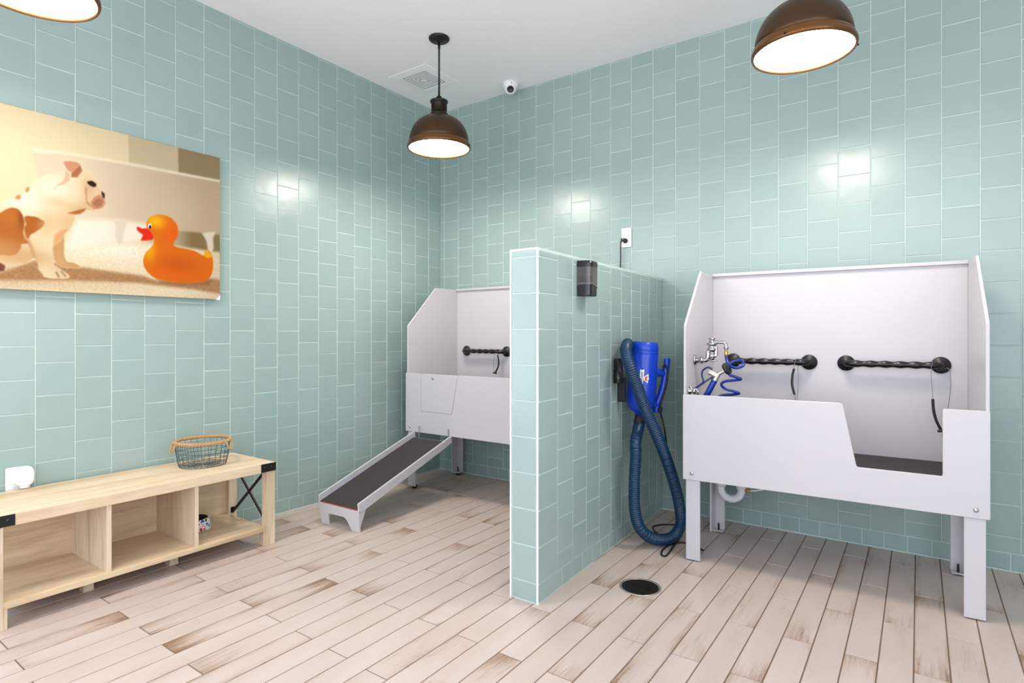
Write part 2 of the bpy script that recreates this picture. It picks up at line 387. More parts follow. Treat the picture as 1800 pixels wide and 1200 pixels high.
# other walls
b = MB(); b.box(RX1, RX1 + .12, RY0, 0.12, 0, WZ0); b.box(RX1, RX1 + .12, RY0, 0.12, WZ1, RH); b.box(RX1, RX1 + .12, RY0, WSIDE[0], WZ0, WZ1); b.box(RX1, RX1 + .12, WSIDE[1], 0.12, WZ0, WZ1)
struct(b.build('wall_right', M['wallpaint']))
f = MB(); a, c = WSIDE; x0, x1 = RX1 + .03, RX1 + .09
f.box(x0, x1, a, a + .05, WZ0, WZ1); f.box(x0, x1, c - .05, c, WZ0, WZ1); f.box(x0, x1, a + .05, c - .05, WZ0, WZ0 + .05); f.box(x0, x1, a + .05, c - .05, WZ1 - .05, WZ1)
f.box(x0, x1, (a + c) / 2 - .025, (a + c) / 2 + .025, WZ0 + .05, WZ1 - .05)
wf = struct(f.build('window_3', M['frame'])); p = MB(); p.box(RX1 + .057, RX1 + .063, a + .05, c - .05, WZ0 + .05, WZ1 - .05); p.build('pane', M['glass'], wf)  # unseen window, added to light the half wall, left wall and ceiling
b = MB()
xs = [RX0 - .12] + [v for p in WIN for v in p] + [RX1 + .12]
b.box(xs[0], xs[-1], RY0 - .15, RY0, 0, WZ0); b.box(xs[0], xs[-1], RY0 - .15, RY0, WZ1, RH)
for i in range(0, len(xs), 2): b.box(xs[i], xs[i + 1], RY0 - .15, RY0, WZ0, WZ1)
struct(b.build('wall_front', M['wallpaint']))
for i, (a, c) in enumerate(WIN):
    f = MB(); z0, z1, y0, y1 = WZ0, WZ1, RY0 - .09, RY0 - .03
    f.box(a, a + .05, y0, y1, z0, z1); f.box(c - .05, c, y0, y1, z0, z1); f.box(a + .05, c - .05, y0, y1, z0, z0 + .05); f.box(a + .05, c - .05, y0, y1, z1 - .05, z1)
    f.box((a + c) / 2 - .025, (a + c) / 2 + .025, y0, y1, z0 + .05, z1 - .05)
    wf = struct(f.build('window_%d' % (i + 1), M['frame']))
    p = MB(); p.box(a + .05, c - .05, RY0 - .063, RY0 - .057, z0 + .05, z1 - .05); p.build('pane', M['glass'], wf)
f = MB(); a, c = WLEFT; x0, x1 = RX0 - .09, RX0 - .02
f.box(x0, x1, a, a + .05, WZ0, WZ1); f.box(x0, x1, c - .05, c, WZ0, WZ1); f.box(x0, x1, a + .05, c - .05, WZ0, WZ0 + .05); f.box(x0, x1, a + .05, c - .05, WZ1 - .05, WZ1)
wf = struct(f.build('window_4', M['frame'])); p = MB(); p.box(RX0 - .058, RX0 - .052, a + .05, c - .05, WZ0 + .05, WZ1 - .05); p.build('pane', M['glass'], wf)  # unseen window, added to brighten the corner tub and the half wall's end
b = MB(); b.box(RX0 - .12, RX1 + .12, RY0 - .15, 0.12, RH, RH + .1); struct(b.build('ceiling', M['paint']))
# floor of whitewashed plank tiles, running bond, long side towards the back wall
b = MB(); rn = []; UV = []
edges = [2.833 + 0.1025 * k for k in range(-9, 26)]
left = []; e = edges[0]
while e > 0: e -= 0.1062; left.append(e)
edges = left[::-1] + edges
PL = 0.716
dark = DARKP
for i in range(len(edges) - 1):
    x0, x1 = max(edges[i], 0.0), min(edges[i + 1], RX1)
    if x1 - x0 < 0.01: continue
    kk = i - len(left) + (-9)          # index from x = 2.833
    y = -1.292 if kk % 2 else -0.935
    y += 0.036 * max(0, (2.1 - x0)) if x0 < 2.1 else 0
    while y < 0: y += PL
    while y > RY0:
        ya, yb = max(y - PL, RY0), min(y, 0.0)
        if yb - ya > 0.01:
            g = 0.0034; e = 0.0012
            lo = [(x0 + g / 2 + .0004, ya + g / 2), (x1 - g / 2, ya + g / 2), (x1 - g / 2, yb - g / 2), (x0 + g / 2, yb - g / 2)]
            hi = [(x0 + g / 2 + e, ya + g / 2 + e), (x1 - g / 2 - e, ya + g / 2 + e), (x1 - g / 2 - e, yb - g / 2 - e), (x0 + g / 2 + e, yb - g / 2 - e)]
            b.add([(p, q, -.003) for p, q in lo] + [(p, q, 0) for p, q in hi], [(4, 5, 6, 7)] + [(j, (j + 1) % 4, 4 + (j + 1) % 4, 4 + j) for j in range(4)])
            r = [random.random() ** 1.6, random.random() ** 2.6, random.random() ** 1.8, 1]
            for dx, dy, v1, v2, v3 in dark:
                if x0 < dx < x1 and ya < dy < yb: r = [v1, v2, v3, 1]
            rn.extend([r] * 5)
            flip = random.random() < .5
            for P in (hi[0], hi[1], hi[2], hi[3]) + tuple(q for j in range(4) for q in (lo[j], lo[(j + 1) % 4], hi[(j + 1) % 4], hi[j])):
                u, v_ = P[1] - (y - PL), P[0] - edges[i]
                UV.append((u, v_))
        y -= PL
n0 = len(b.f); b.box(RX0 - .12, RX1 + .12, RY0 - .15, 0.12, -.10, -.0018, 1); rn.extend([(0, 0, 0, 1)] * 6); UV += [(0, 0)] * 24
o = struct(b.build('floor', [M['plank'], M['floor_grout']], None, fix=False)); attr_color(o, rn)
uvl = o.data.uv_layers.new(name='UVMap'); uvl.data.foreach_set('uv', np.array(UV, dtype=np.float32).ravel())
# thin caulk line along the foot of the tiled walls
b = MB(); b.box(0.004, 0.0075, RY0, -0.004, 0, 0.006); struct(b.build('trim_1', M['grout']))
b = MB(); b.box(0.004, RX1, -0.0075, -0.004, 0, 0.006); struct(b.build('trim_2', M['grout']))

# ------------------------------------------------------------------ dog wash tubs (white board, on four angle legs)
ZB, ZF, ZK, ZA, ZR, VA, TD, TWID = 0.414, 0.846, 1.198, 1.502, 1.509, 0.305, 0.575, 1.218
TT = 0.013
def grab_bar(parent, u0, u1, v, w, ztag):
    b = MB(); pr = []
    st = TD - TT - v
    yb = TD - TT
    pts = [(u0, yb - .004, w), (u0, v + .03, w), (u0 + .006, v + .010, w), (u0 + .028, v, w)]
    n = 44
    pts += [(u0 + .028 + (u1 - u0 - .056) * i / n, v, w) for i in range(1, n)]
    pts += [(u1 - .028, v, w), (u1 - .006, v + .010, w), (u1, v + .03, w), (u1, yb - .004, w)]
    L = len(pts)
    rf = lambda t: 0.0165 + (0.0022 * math.sin((t * (L - 1) - 3.5) / n * 2 * PI * 5.5) if 3 < t * (L - 1) < L - 4 else 0)
    b.tube(pts, .0165, 16, 0, rf=rf)
    o = b.build('grab_bar', M['blackgloss'], parent)
    for u in (u0, u1):
        f = MB(); f.lathe([(0, 0), (.041, 0), (.041, .006), (.037, .011), (.024, .014), (.020, .022), (0, .022)], (u, yb, w), 32, 0, ROTX)
        f.build('flange', M['blacksat'], o)
    return o
def make_tub(label, loc, rz, mirror, lift, door):
    T = thing('dog_wash_tub', label, 'dog wash tub', loc, rz, 'dog wash tubs')
    mu = (lambda u: TWID - u) if mirror else (lambda u: u)
    fx = lambda P: [(mu(p), q) for p, q in P]
    # front panel with the stepped entry cut-out
    poly = roundpoly([(0, ZB), (TWID, ZB), (TWID, ZF), (1.066, ZF), (1.066, .568), (.762, .568), (.708, ZF), (0, ZF)], [.006, .006, .004, .008, .006, .012, .018, .004])
    b = MB(); b.prism(fx(poly), lambda p, q, r: (p, r, q), -TT, 0); b.build('front_panel', M['hdpe'], T, .0015, 1)
    if door:
        poly = roundpoly([(1.0635, .5705), (1.0635, ZF - .001), (.7115, ZF - .001), (.7650, .5705)], [.005, .006, .016, .010])
        b = MB(); b.prism(fx(poly), lambda p, q, r: (p, r, q), -TT + .001, 0); d = b.build('access_door', M['hdpe'], T, .0015, 1)
        k = MB(); k.lathe([(0, -.001), (.010, -.001), (.010, .002), (.006, .003), (0, .003)], (mu(.945), -TT, .815), 20, 0, ROTX); k.build('latch_hole', M['greyline'], d)
    for u in (0.0, TWID - TT):
        b = MB(); b.prism(roundpoly([(0, ZB), (0, ZK), (VA, ZA), (TD, ZA), (TD, ZB)], [.003, .02, .012, .003, .003]), lambda p, q, r: (r, p, q), u, u + TT)
        b.build('side_panel', M['hdpe'], T, .0015, 1)
    b = MB(); b.box(TT, TWID - TT, TD - TT, TD, ZB, ZR); b.box(TT, TWID - TT, TD - TT - .016, TD - TT, ZR - .018, ZR); b.build('back_panel', M['hdpe'], T, .0015, 1)
    b = MB(); b.box(TT, TWID - TT, 0, TD - TT, .495, .510); b.build('tub_floor', M['hdpe'], T)
    b = MB(); b.box(TT + .004, TWID - TT - .004, .004, TD - TT - .004, .5105, .527); b.build('rubber_mat', M['matrub'], T, .003, 1)
    zl = .006 if not lift else .004
    for u0, u1, ui in ((.012, .082, .012), (TWID - .082, TWID - .012, TWID - .024)):
        side = u0 < .5
        # front leg: an angle, wide face to the front
        g = MB(); a, c = u0, u1
        g.box(a, c, 0, .012, zl, .495)
        s0 = a if side else c - .012
        g.box(s0, s0 + .012, .012, .075, zl, .495)
        lg = g.build('leg', M['hdpe'], T, .0012, 1)
        f = MB(); f.lathe([(0, -lift), (.017, -lift), (.017, zl), (.006, zl + .001), (.006, .06), (0, .06)], (a + .035 if side else c - .035, .035, 0), 20); f.build('leveling_foot', M['rubber'], lg)
        g = MB(); g.box(a, c, TD - .027, TD - .015, zl, .495); g.box(s0, s0 + .012, TD - .09, TD - .027, zl, .495)
        g.box(a if not side else a + .012, c if side else c - .012, TD - .075, TD - .027, zl, zl + .006)
        lg = g.build('leg', M['hdpe'], T, .0012, 1)
        f = MB(); cu = a + .042 if side else c - .042
        f.lathe([(0, -lift), (.017, -lift), (.017, zl), (.006, zl + .001), (.0045, .05), (0, .05)], (cu, TD - .052, 0), 20); f.build('leveling_foot', M['rubber'], lg)
        k = MB(); k.lathe([(0, .0), (.0045, .0), (.0045, .028), (0, .030)], (cu, TD - .052, zl + .006), 12); k.build('foot_bolt', M['steel'], lg)
    for u in (.045, TWID - .045):
        k = MB(); k.lathe([(0, .007), (.005, .006), (.009, .002), (.0095, 0), (0, 0)], (u, -TT, ZB + .033), 20, 0, ROTX); k.build('bolt', M['steel'], T)
    for a, c in ((.128, .522), (.697, 1.100)):
        if mirror: a, c = TWID - c, TWID - a
        grab_bar(T, a, c, .507, 1.000, 0)
    return T
tubR = make_tub('white dog wash tub right of the tiled half wall, entry cut-out open, chrome faucet inside', (2.375, -.767, 0), .045, False, 0.0, False)
tubL = make_tub('white dog wash tub in the corner, entry closed by a door panel above a ramp', (.220, -.606, .017), 0, True, .017, True)
# waste trap under the right tub
b = MB()
xx = 2.434
arc = [(2.490 - .056 * math.cos(a), -.30, .275 - .056 * math.sin(a)) for a in [PI * i / 16 for i in range(17)]]
b.tube([(xx, -.30, .36), (xx, -.30, .30)] + arc + [(2.546, -.30, .30), (2.546, -.30, .45)], .021, 18)
b.tube([(xx, -.30, .340), (xx + .012, -.272, .366), (2.462, -.22, .374), (2.52, -.012, .376)], .021, 18)
for x, z0, z1 in ((2.434, .285, .315), (2.546, .285, .322)): b.lathe([(.021, z0), (.028, z0), (.028, z1), (.021, z1)], (x, -.30, 0), 24)
tp = b.build('waste_trap', M['pvc'], None); tag(tp, 'white plastic waste trap pipe under the left end of the open tub', 'pipe')
b = MB(); b.lathe([(0, -.012), (.009, -.012), (.009, .012), (0, .012)], (2.583, -.305, .282), 8, 0, ROTY); fv = b.build('brass_fitting', M['brass'], tp)
b = MB(); b.tube(spline([(2.594, -.305, .282), (2.66, -.30, .300), (2.74, -.29, .36), (2.76, -.28, .45)], 8), .0045, 8); b.build('water_tube', M['pvc'], tp)
b = MB(); b.tube([(2.572, -.305, .282), (2.545, -.305, .282)], .005, 8); b.build('water_tube', M['brass'], tp)

# ------------------------------------------------------------------ faucet with vacuum breaker on the tub's left side panel
FY = -.606
fa = thing('faucet', 'chrome faucet with vacuum breaker on the left side panel of the open tub', 'faucet', (2.40, FY, 1.015))
def P(x, z, y=FY): return (x - 2.40, y - FY, z - 1.015)
XP = 2.3815     # inner face of the panel here
b = MB()
b.lathe([(0, 0), (.026, 0), (.026, .006), (.018, .012), (.014, .014), (.014, .022), (0, .022)], P(XP, 1.015), 28, 0, ROTY)
b.build('flange', M['chrome'], fa)
b = MB()
b.tube([P(XP + .015, 1.015), P(2.435, 1.015)] + [P(2.435 + .016 * math.sin(a), 1.031 - .016 * math.cos(a)) for a in (0.3, .7, 1.1, 1.57)] + [P(2.451, 1.062)], .0125, 16)
b.lathe([(.0125, -.008), (.018, -.008), (.018, .008), (.0125, .008)], P(2.418, 1.015), 6, 0, ROTY)
b.build('inlet_pipe', M['chrome'], fa)
b = MB()
b.lathe([(0, 1.016), (.012, 1.016), (.013, 1.026), (.017, 1.030), (.017, 1.048), (.012, 1.052), (.012, 1.062), (.024, 1.066), (.025, 1.078), (.018, 1.082), (.018, 1.094), (.027, 1.097), (.027, 1.106), (.018, 1.110), (.013, 1.114), (.013, 1.124), (.018, 1.126), (.016, 1.133), (0, 1.134)], (2.472 - 2.40, 0, -1.015), 28)
b.tube([P(2.451, 1.060), P(2.472, 1.068)], .012, 14)
b.tube([P(2.492, 1.040), P(2.492, 1.085)], .010, 14); b.tube([P(2.472, 1.040), P(2.492, 1.040)], .011, 14); b.tube([P(2.472, 1.083), P(2.492, 1.083)], .011, 14)
b.build('vacuum_breaker', M['chrome'], fa)
b = MB(); b.tube(spline([P(2.458, 1.018, FY - .012), P(2.478, 1.012, FY - .016), P(2.498, 1.016, FY - .016), P(2.503, 1.024, FY - .014)], 5), .0045, 10, rf=lambda t: .0055 - .002 * t); b.build('lever', M['chrome'], fa)
b = MB(); b.tube([P(2.478, 1.112), P(2.528, 1.110)] + [P(2.528 + .016 * math.sin(a), 1.094 + .016 * math.cos(a)) for a in (.4, .8, 1.2, 1.57)] + [P(2.544, 1.074)], .0085, 14)
b.lathe([(.008, 1.076), (.013, 1.076), (.013, 1.086), (.008, 1.086)], (2.544 - 2.40, 0, -1.015), 6); b.build('spout', M['chrome'], fa)
b = MB(); b.lathe([(0, 1.040), (.008, 1.040), (.010, 1.046), (.010, 1.062), (.008, 1.066), (.008, 1.076), (0, 1.076)], (2.544 - 2.40, 0, -1.015), 8); b.build('hose_fitting', M['brass'], fa)
# wall holder below
h = thing('sprayer_holder', 'small chrome sprayer bracket low on the left side panel of the open tub', 'bracket', (2.39, -.715, .858))
b = MB(); XH = 2.3865
b.lathe([(0, 0), (.021, 0), (.021, .005), (.012, .009), (.010, .020), (.014, .024), (.014, .034), (0, .034)], (XH - 2.39, 0, 0), 24, 0, ROTY); b.build('base', M['chrome'], h)
b = MB(); b.tube([(.026 + .017 * math.cos(a), .022 * 0, .017 * math.sin(a) - .004) for a in [(-.8 + i * 2 * PI * .8 / 14) for i in range(15)]], .0045, 10); b.tube([(.010, 0, .01), (.004, 0, .028)], .006, 10); b.build('ring', M['chrome'], h)
# sprayer with coiled blue hose
sp = thing('hand_sprayer', 'blue handled hand sprayer on a coiled blue hose hanging in the open tub', 'sprayer', (2.52, -.66, .84))
o0 = Vector((2.52, -.66, .84))
Q = lambda x, z, y=-.67: tuple(Vector((x, y, z)) - o0)
b = MB()
hp = [(2.544, -.606, 1.042), (2.546, -.612, 1.030), (2.560, -.626, 1.002), (2.583, -.640, .986), (2.611, -.645, .982), (2.634, -.632, .994), (2.626, -.612, 1.014), (2.603, -.606, 1.018), (2.575, -.618, 1.008), (2.559, -.634, .983), (2.570, -.645, .948), (2.600, -.630, .934), (2.620, -.618, .924), (2.592, -.608, .917), (2.540, -.612, .908), (2.527, -.632, .893), (2.550, -.646, .873), (2.588, -.636, .862), (2.611, -.620, .851), (2.575, -.610, .842), (2.520, -.614, .833), (2.500, -.63, .81), (2.53, -.65, .78), (2.58, -.63, .755), (2.53, -.61, .72), (2.47, -.63, .70), (2.42, -.665, .735), (2.43, -.67, .775)]
b.tube([tuple(Vector(p) - o0) for p in spline(hp, 7)], .0072, 12); b.build('coiled_hose', M['hose_blue'], sp)
b = MB(); b.tube([Q(2.430, .775), Q(2.452, .815), Q(2.500, .908), Q(2.507, .920)], .014, 18, rf=lambda t: .0125 + .003 * math.sin(t * PI)); b.lathe([(.014, 0), (.017, 0), (.017, .006), (.014, .006)], Q(2.500, .912), 20, 0, Matrix.Rotation(.48, 4, 'Y')); b.build('handle_grip', M['hose_blue'], sp)
b = MB(); b.tube(spline([Q(2.505, .917), Q(2.516, .938), Q(2.524, .950), Q(2.545, .962), Q(2.558, .971)], 6), .014, 16, rf=lambda t: .0155 - .008 * t); b.tube([Q(2.514, .938), Q(2.496, .948), Q(2.478, .957)], .014, 16, rf=lambda t: .016 - .001 * t); b.build('valve_body', M['nickel'], sp)
b = MB(); dirv = Vector((.80, -.18, .45)).normalized(); R = dirv.to_track_quat('Z', 'Y').to_matrix().to_4x4()
b.lathe([(0, -.006), (.010, -.006), (.022, .0), (.0275, .004), (.0275, .0)], Q(2.556, .973), 28, 0, R); hd = b.build('spray_collar', M['chrome'], sp)
b = MB(); b.lathe([(0, .004), (.028, .003), (.0305, .006), (.0305, .017), (.026, .020), (0, .018)], Q(2.556, .973), 28, 0, R); b.build('spray_head', M['blacksat'], sp)
b = MB(); b.tube(spline([Q(2.497, .972, -.69), Q(2.484, .981, -.69), Q(2.466, .979, -.69), Q(2.448, .962, -.69), Q(2.445, .938, -.69), Q(2.452, .910, -.69), Q(2.436, .892, -.69), Q(2.405, .868, -.70)], 7), .005, 10, rf=lambda t: .0055 - .0015 * t)
b.tube(spline([Q(2.500, .935, -.68), Q(2.470, .915, -.69), Q(2.440, .890, -.695), Q(2.400, .860, -.70)], 6), .004, 8); b.build('trigger_lever', M['inkblue'], sp)

# ------------------------------------------------------------------ grooming tethers looped on the bars
def tether(label, loc, sleeve, wire, wire2, slider):
    T = thing('grooming_tether', label, 'pet tether', loc, 0, 'grooming tethers on the bars'); L0 = Vector(loc)
    q = lambda P: [tuple(Vector(p) - L0) for p in spline(P, 7)]
    b = MB(); b.tube(q(sleeve), .0062, 12); b.build('sleeve', M['blacksat'], T)
    b = MB(); b.tube(q(wire), .0014, 6)
    if wire2: b.tube(q(wire2), .0014, 6)
    b.build('cable_loop', M['cable'], T)
    if slider:
        c, d = slider
        b = MB(); b.tube([tuple(Vector(c) - L0 - Vector(d) * .016), tuple(Vector(c) - L0 + Vector(d) * .016)], .0065, 12); b.build('slider', M['blacksat'], T)
    return T
yb = -.253
def ring_over(x, y, z, r=.0195, dx=.004):
    return [(x + dx * i / 8, y - r * math.cos(PI * i / 8), z + r * math.sin(PI * i / 8)) for i in range(9)]
YB1 = -.767 + .507 + .045 * .46
tether('black sleeved cable tether on the left grab bar of the open tub', (2.81, YB1 - .02, .98),
       [(2.809, YB1 - .02, .966), (2.801, YB1 - .02, .930), (2.799, YB1 - .02, .880), (2.807, YB1 - .02, .842), (2.812, YB1 - .02, .826)],
       [(2.809, YB1 - .02, .97), (2.810, YB1 - .021, .985), (2.812, YB1 - .0205, 1.000)] + ring_over(2.815, YB1, 1.0) + [(2.822, YB1 + .018, .97), (2.824, YB1 + .01, .87), (2.822, YB1 - .01, .79), (2.820, YB1 - .02, .74)],
       [(2.812, YB1 - .02, .826), (2.817, YB1 - .02, .79), (2.820, YB1 - .02, .74)], None)
YB2 = -.767 + .507 + .045 * 1.06
tether('black sleeved cable tether with slider on the right grab bar of the open tub', (3.42, YB2 - .02, .98),
       [(3.4155, YB2 - .03, .840), (3.418, YB2 - .03, .79), (3.428, YB2 - .03, .74), (3.446, YB2 - .03, .695)],
       [(3.4155, YB2 - .03, .840), (3.412, YB2 - .025, .90), (3.409, YB2 - .021, .96), (3.410, YB2 - .0205, 1.0)] + ring_over(3.412, YB2, 1.0) + [(3.440, YB2 + .012, .975), (3.470, YB2 - .01, .990), (3.482, YB2 - .02, .970), (3.484, YB2 - .03, .90), (3.474, YB2 - .03, .80), (3.463, YB2 - .03, .72), (3.452, YB2 - .03, .685)],
       [(3.452, YB2 - .03, .685), (3.456, YB2 - .03, .62), (3.455, YB2 - .03, .56)], ((3.448, YB2 - .032, .689), (.95, 0, .1)))
YB3 = -.606 + .507
tether('black sleeved cable tether on the grab bar of the corner tub', (.69, YB3 - .02, 1.0),
       [(.705, YB3 - .02, .992), (.715, YB3 - .02, .955), (.712, YB3 - .02, .905), (.694, YB3 - .02, .872), (.686, YB3 - .02, .858)],
       [(.705, YB3 - .02, .99), (.705, YB3 - .0205, 1.008), (.704, YB3 - .0205, 1.018)] + ring_over(.690, YB3, 1.018, dx=-.03) + [(.648, YB3 + .012, .98), (.650, YB3, .93), (.662, YB3 - .01, .885), (.672, YB3 - .02, .852)],
       [(.672, YB3 - .02, .852), (.68, YB3 - .02, .85), (.686, YB3 - .02, .858)], ((.679, YB3 - .02, .852), (.9, 0, -.15)))

# ------------------------------------------------------------------ ramp up to the corner tub
T = thing('dog_ramp', 'white dog ramp with black tread mat leading up to the corner tub', 'ramp', (.521, -1.4720, 0), .027, None)
HWD, RT = .1825, .013
ry = lambda p, q, r: (r, p, q)
for a in (-HWD, HWD - RT):
    b = MB(); b.prism(roundpoly([(0, .165), (.006, .106), (.80, .372), (.842, .392), (.842, .437)], [.004, .004, .02, .004, .004]), ry, a, a + RT); b.build('side_rail', M['hdpe'], T, .0012, 1)
b = MB(); b.prism([(.002, .112), (.836, .383), (.836, .395), (.002, .124)], ry, -HWD + RT, HWD - RT); b.build('deck', M['hdpe'], T)
b = MB(); b.prism([(.006, .1255), (.826, .3930), (.826, .3965), (.006, .1295)], ry, -HWD + RT + .002, HWD - RT - .002); b.build('tread_mat', M['matrub'], T)
b = MB(); b.prism([(.0005, .1240), (.0055, .1256), (.0055, .1285), (.0005, .127)], ry, -HWD + RT + .002, HWD - RT - .002); b.build('mat_edge', M['mat_red'], T)
b = MB()
pl = [(-HWD, .124), (-HWD + .002, .108), (-HWD + .035, 0), (-HWD + .098, 0), (-HWD + .092, .052), (-HWD + .105, .068), (HWD - .125, .068), (HWD - .105, .056), (HWD - .060, 0), (HWD + .005, 0), (HWD, .108), (HWD, .124)]
b.prism(pl, lambda p, q, r: (p, r, q), -.0005, .0125); b.build('end_support', M['hdpe'], T, .0012, 1)
for x in (-HWD + .036, HWD - .013):
    b = MB(); b.prism([(.0126, .02), (.055, .121), (.0126, .106)], ry, x, x + .012); b.build('gusset', M['hdpe'], T)
for x in (-.128, .150):
    b = MB(); b.box(x - .0035, x + .0035, .842, .8455, .40, .482); b.box(x - .0035, x + .0035, .815, .8455, .398, .402); b.build('hook', M['steel'], T, .0008, 1)

# ------------------------------------------------------------------ storage bench along the left wall
BX0, BX1, BY0, BY1, BZ = .022, .462, -3.048, -1.843, .450
T = thing('storage_bench', 'long light oak bench with three open cubbies and black metal corners, under the dog picture', 'bench', (.242, -2.445, 0)); O = Vector((.242, -2.445, 0))
def bb(name, m, x0, x1, y0, y1, z0, z1, bev=.0015, par=T):
    return rbox(name, m, par, x0 - O.x, x1 - O.x, y0 - O.y, y1 - O.y, z0, z1, bev)
bb('top', M['oak'], BX0, BX1, BY0, BY1, .402, BZ, .0025)
for y in (BY0, BY1 - .050):
    for x in (BX0 + .004, BX1 - .050): bb('leg', M['oakv'], x, x + .046, y, y + .050, 0, .402)
bb('shelf', M['oak'], BX0 + .012, BX1 - .006, BY0 + .050, BY1 - .050, .081, .106)
for y in (-2.646, -2.270): bb('divider', M['oakv'], BX0 + .020, BX1 - .010, y, y + .018, .106, .402)
bb('back_panel', M['oak'], BX0 + .010, BX0 + .020, BY0 + .050, BY1 - .050, .106, .402, 0)
for y in (-2.690, -2.328): bb('shelf_block', M['oakv'], .270, .320, y, y + .040, 0, .081)
for y in (BY0 + .050, BY1 - .064): bb('shelf_block', M['oakv'], BX1 - .052, BX1 - .010, y, y + .014, 0, .081)
for yi, (y, sg) in enumerate(((BY0, -1), (BY1, 1))):
    yo, yi_ = (y, y + .085) if sg < 0 else (y - .085, y)
    for x, sx in ((BX1, 1), (BX0, -1)):
        b = MB(); th = .0025
        xa, xb = (x, x + th) if sx > 0 else (x - th, x)
        b.box(xa - O.x, xb - O.x, yo - (th if sg < 0 else 0) - O.y, yi_ + (th if sg > 0 else 0) - O.y, .404, .449)
        ya, yb_ = (y - th, y) if sg < 0 else (y, y + th)
        x2a, x2b = (x - .06, x) if sx > 0 else (x, x + .06)
        b.box(x2a - O.x, x2b - O.x, ya - O.y, yb_ - O.y, .404, .449)
        br = b.build('corner_bracket', M['blackmetal'], T, .0008, 1)
        for yy in (.022, .062):
            s = MB(); yc = y + yy if sg < 0 else y - yy
            s.lathe([(0, .003), (.003, .0026), (.0055, .001), (.006, 0)], ((xb if sx > 0 else xa) - O.x, yc - O.y, .427), 16, 0, ROTY if sx > 0 else Matrix.Rotation(-PI / 2, 4, 'Y')); s.build('screw', M['blackgloss'], br)
    # black X brace across the end
    yc = y + .025 if sg < 0 else y - .025
    z0, z1, x0, x1 = .112, .398, BX0 + .051, BX1 - .051
    for k, (pa, pb) in enumerate((((x0, z0), (x1, z1)), ((x0, z1), (x1, z0)))):
        b = MB(); d = Vector((pb[0] - pa[0], pb[1] - pa[1])).normalized(); n = Vector((-d.y, d.x)) * .012
        yy = yc + (.0036 if k else -.0036)
        A = [(pa[0] + n.x, pa[1] + n.y), (pa[0] - n.x, pa[1] - n.y), (pb[0] - n.x, pb[1] - n.y), (pb[0] + n.x, pb[1] + n.y)]
        clampz = lambda q: min(max(q, .1075), .4005)
        b.prism([(max(min(p, x1 + .0005), x0 - .0005), clampz(q)) for p, q in A], lambda p, q, r: (p - O.x, r - O.y, q), yy - .0035, yy + .0035)
        for p, q, s in ((pa[0], pa[1], 1), (pb[0], pb[1], -1)):
            xx0, xx1 = (p - .0005, p + .003) if s > 0 else (p - .003, p + .0005)
            zz = q if q > .25 else q
            b.box(xx0 - O.x, xx1 - O.x, yy - .010 - O.y, yy + .010 - O.y, (zz - .003 if q < .25 else zz - .03), (zz + .03 if q < .25 else zz + .003))
        b.build('cross_brace', M['blackmetal'], T)

# ------------------------------------------------------------------ wire basket with rope rim on the bench
bc = Vector((.205, -2.108, BZ))
T = thing('wire_basket', 'round wire basket with a braided rope rim standing on the bench', 'basket', bc)
H = .128
def el(a, zt):
    f = zt / H; A = .137 - .010 * (1 - f) - .010 * (1 - f) ** 3; B = .130 - .010 * (1 - f) - .010 * (1 - f) ** 3
    wob = .0025 * math.sin(3 * a + 1)
    return (B * math.cos(a) + wob, A * math.sin(a) + wob, zt + .002)
b = MB(); NV = 26
for k in range(NV):
    a = 2 * PI * k / NV; b.tube([el(a + .02 * math.sin(7 * k + j), H * j / 8) for j in range(9)], .0013, 6)
for zt in (0, .024, .048, .073, .098, .122): b.tube([tuple(Vector(el(2 * PI * k / 48, zt)) + Vector((0, 0, .003 * math.sin(2 * k * 2 * PI / 48 + zt * 60) if zt > 0 else 0))) for k in range(48)], .0014, 6, closed=True)
for k in range(NV // 2):
    a = 2 * PI * k / NV
    p, q = Vector(el(a, 0)), Vector(el(a + PI, 0)); b.tube([tuple(p), tuple(q)], .0012, 5)
for f in (.33, .66): b.tube([(el(2 * PI * k / 36, 0)[0] * f, el(2 * PI * k / 36, 0)[1] * f, .003) for k in range(36)], .0012, 5, closed=True)
b.build('wire_body', M['wire'], T)
b = MB()
for s in range(3):
    b.tube([tuple(Vector(el(2 * PI * k / 240, H)) + Vector((math.cos(2 * PI * k / 240), math.sin(2 * PI * k / 240), 0)) * .0052 * math.cos(20 * 2 * PI * k / 240 + s * 2 * PI / 3) + Vector((0, 0, .0052 * math.sin(20 * 2 * PI * k / 240 + s * 2 * PI / 3)))) for k in range(240)], .0052, 7, closed=True)
b.build('rope_rim', M['rope'], T)
for a, down in ((-PI / 2 - .15, .035), (.55, .035)):
    c = Vector(el(a, H)); tg = Vector((-math.sin(a), math.cos(a), 0)); ou = Vector((math.cos(a), math.sin(a), 0))
    b = MB(); pts = [c + tg * (.026 * math.cos(t)) + ou * (.006 + .016 * abs(math.sin(t))) + Vector((0, 0, -.050 * math.sin(t) * .9)) for t in [PI * i / 20 for i in range(21)]]
    for s in range(2):
        b.tube([tuple(p + Vector((0, 0, .0025 * math.sin(i * 1.2 + s * PI))) + ou * .0025 * math.cos(i * 1.2 + s * PI)) for i, p in enumerate(pts)], .0036, 8)
    b.build('rope_handle', M['rope'], T)

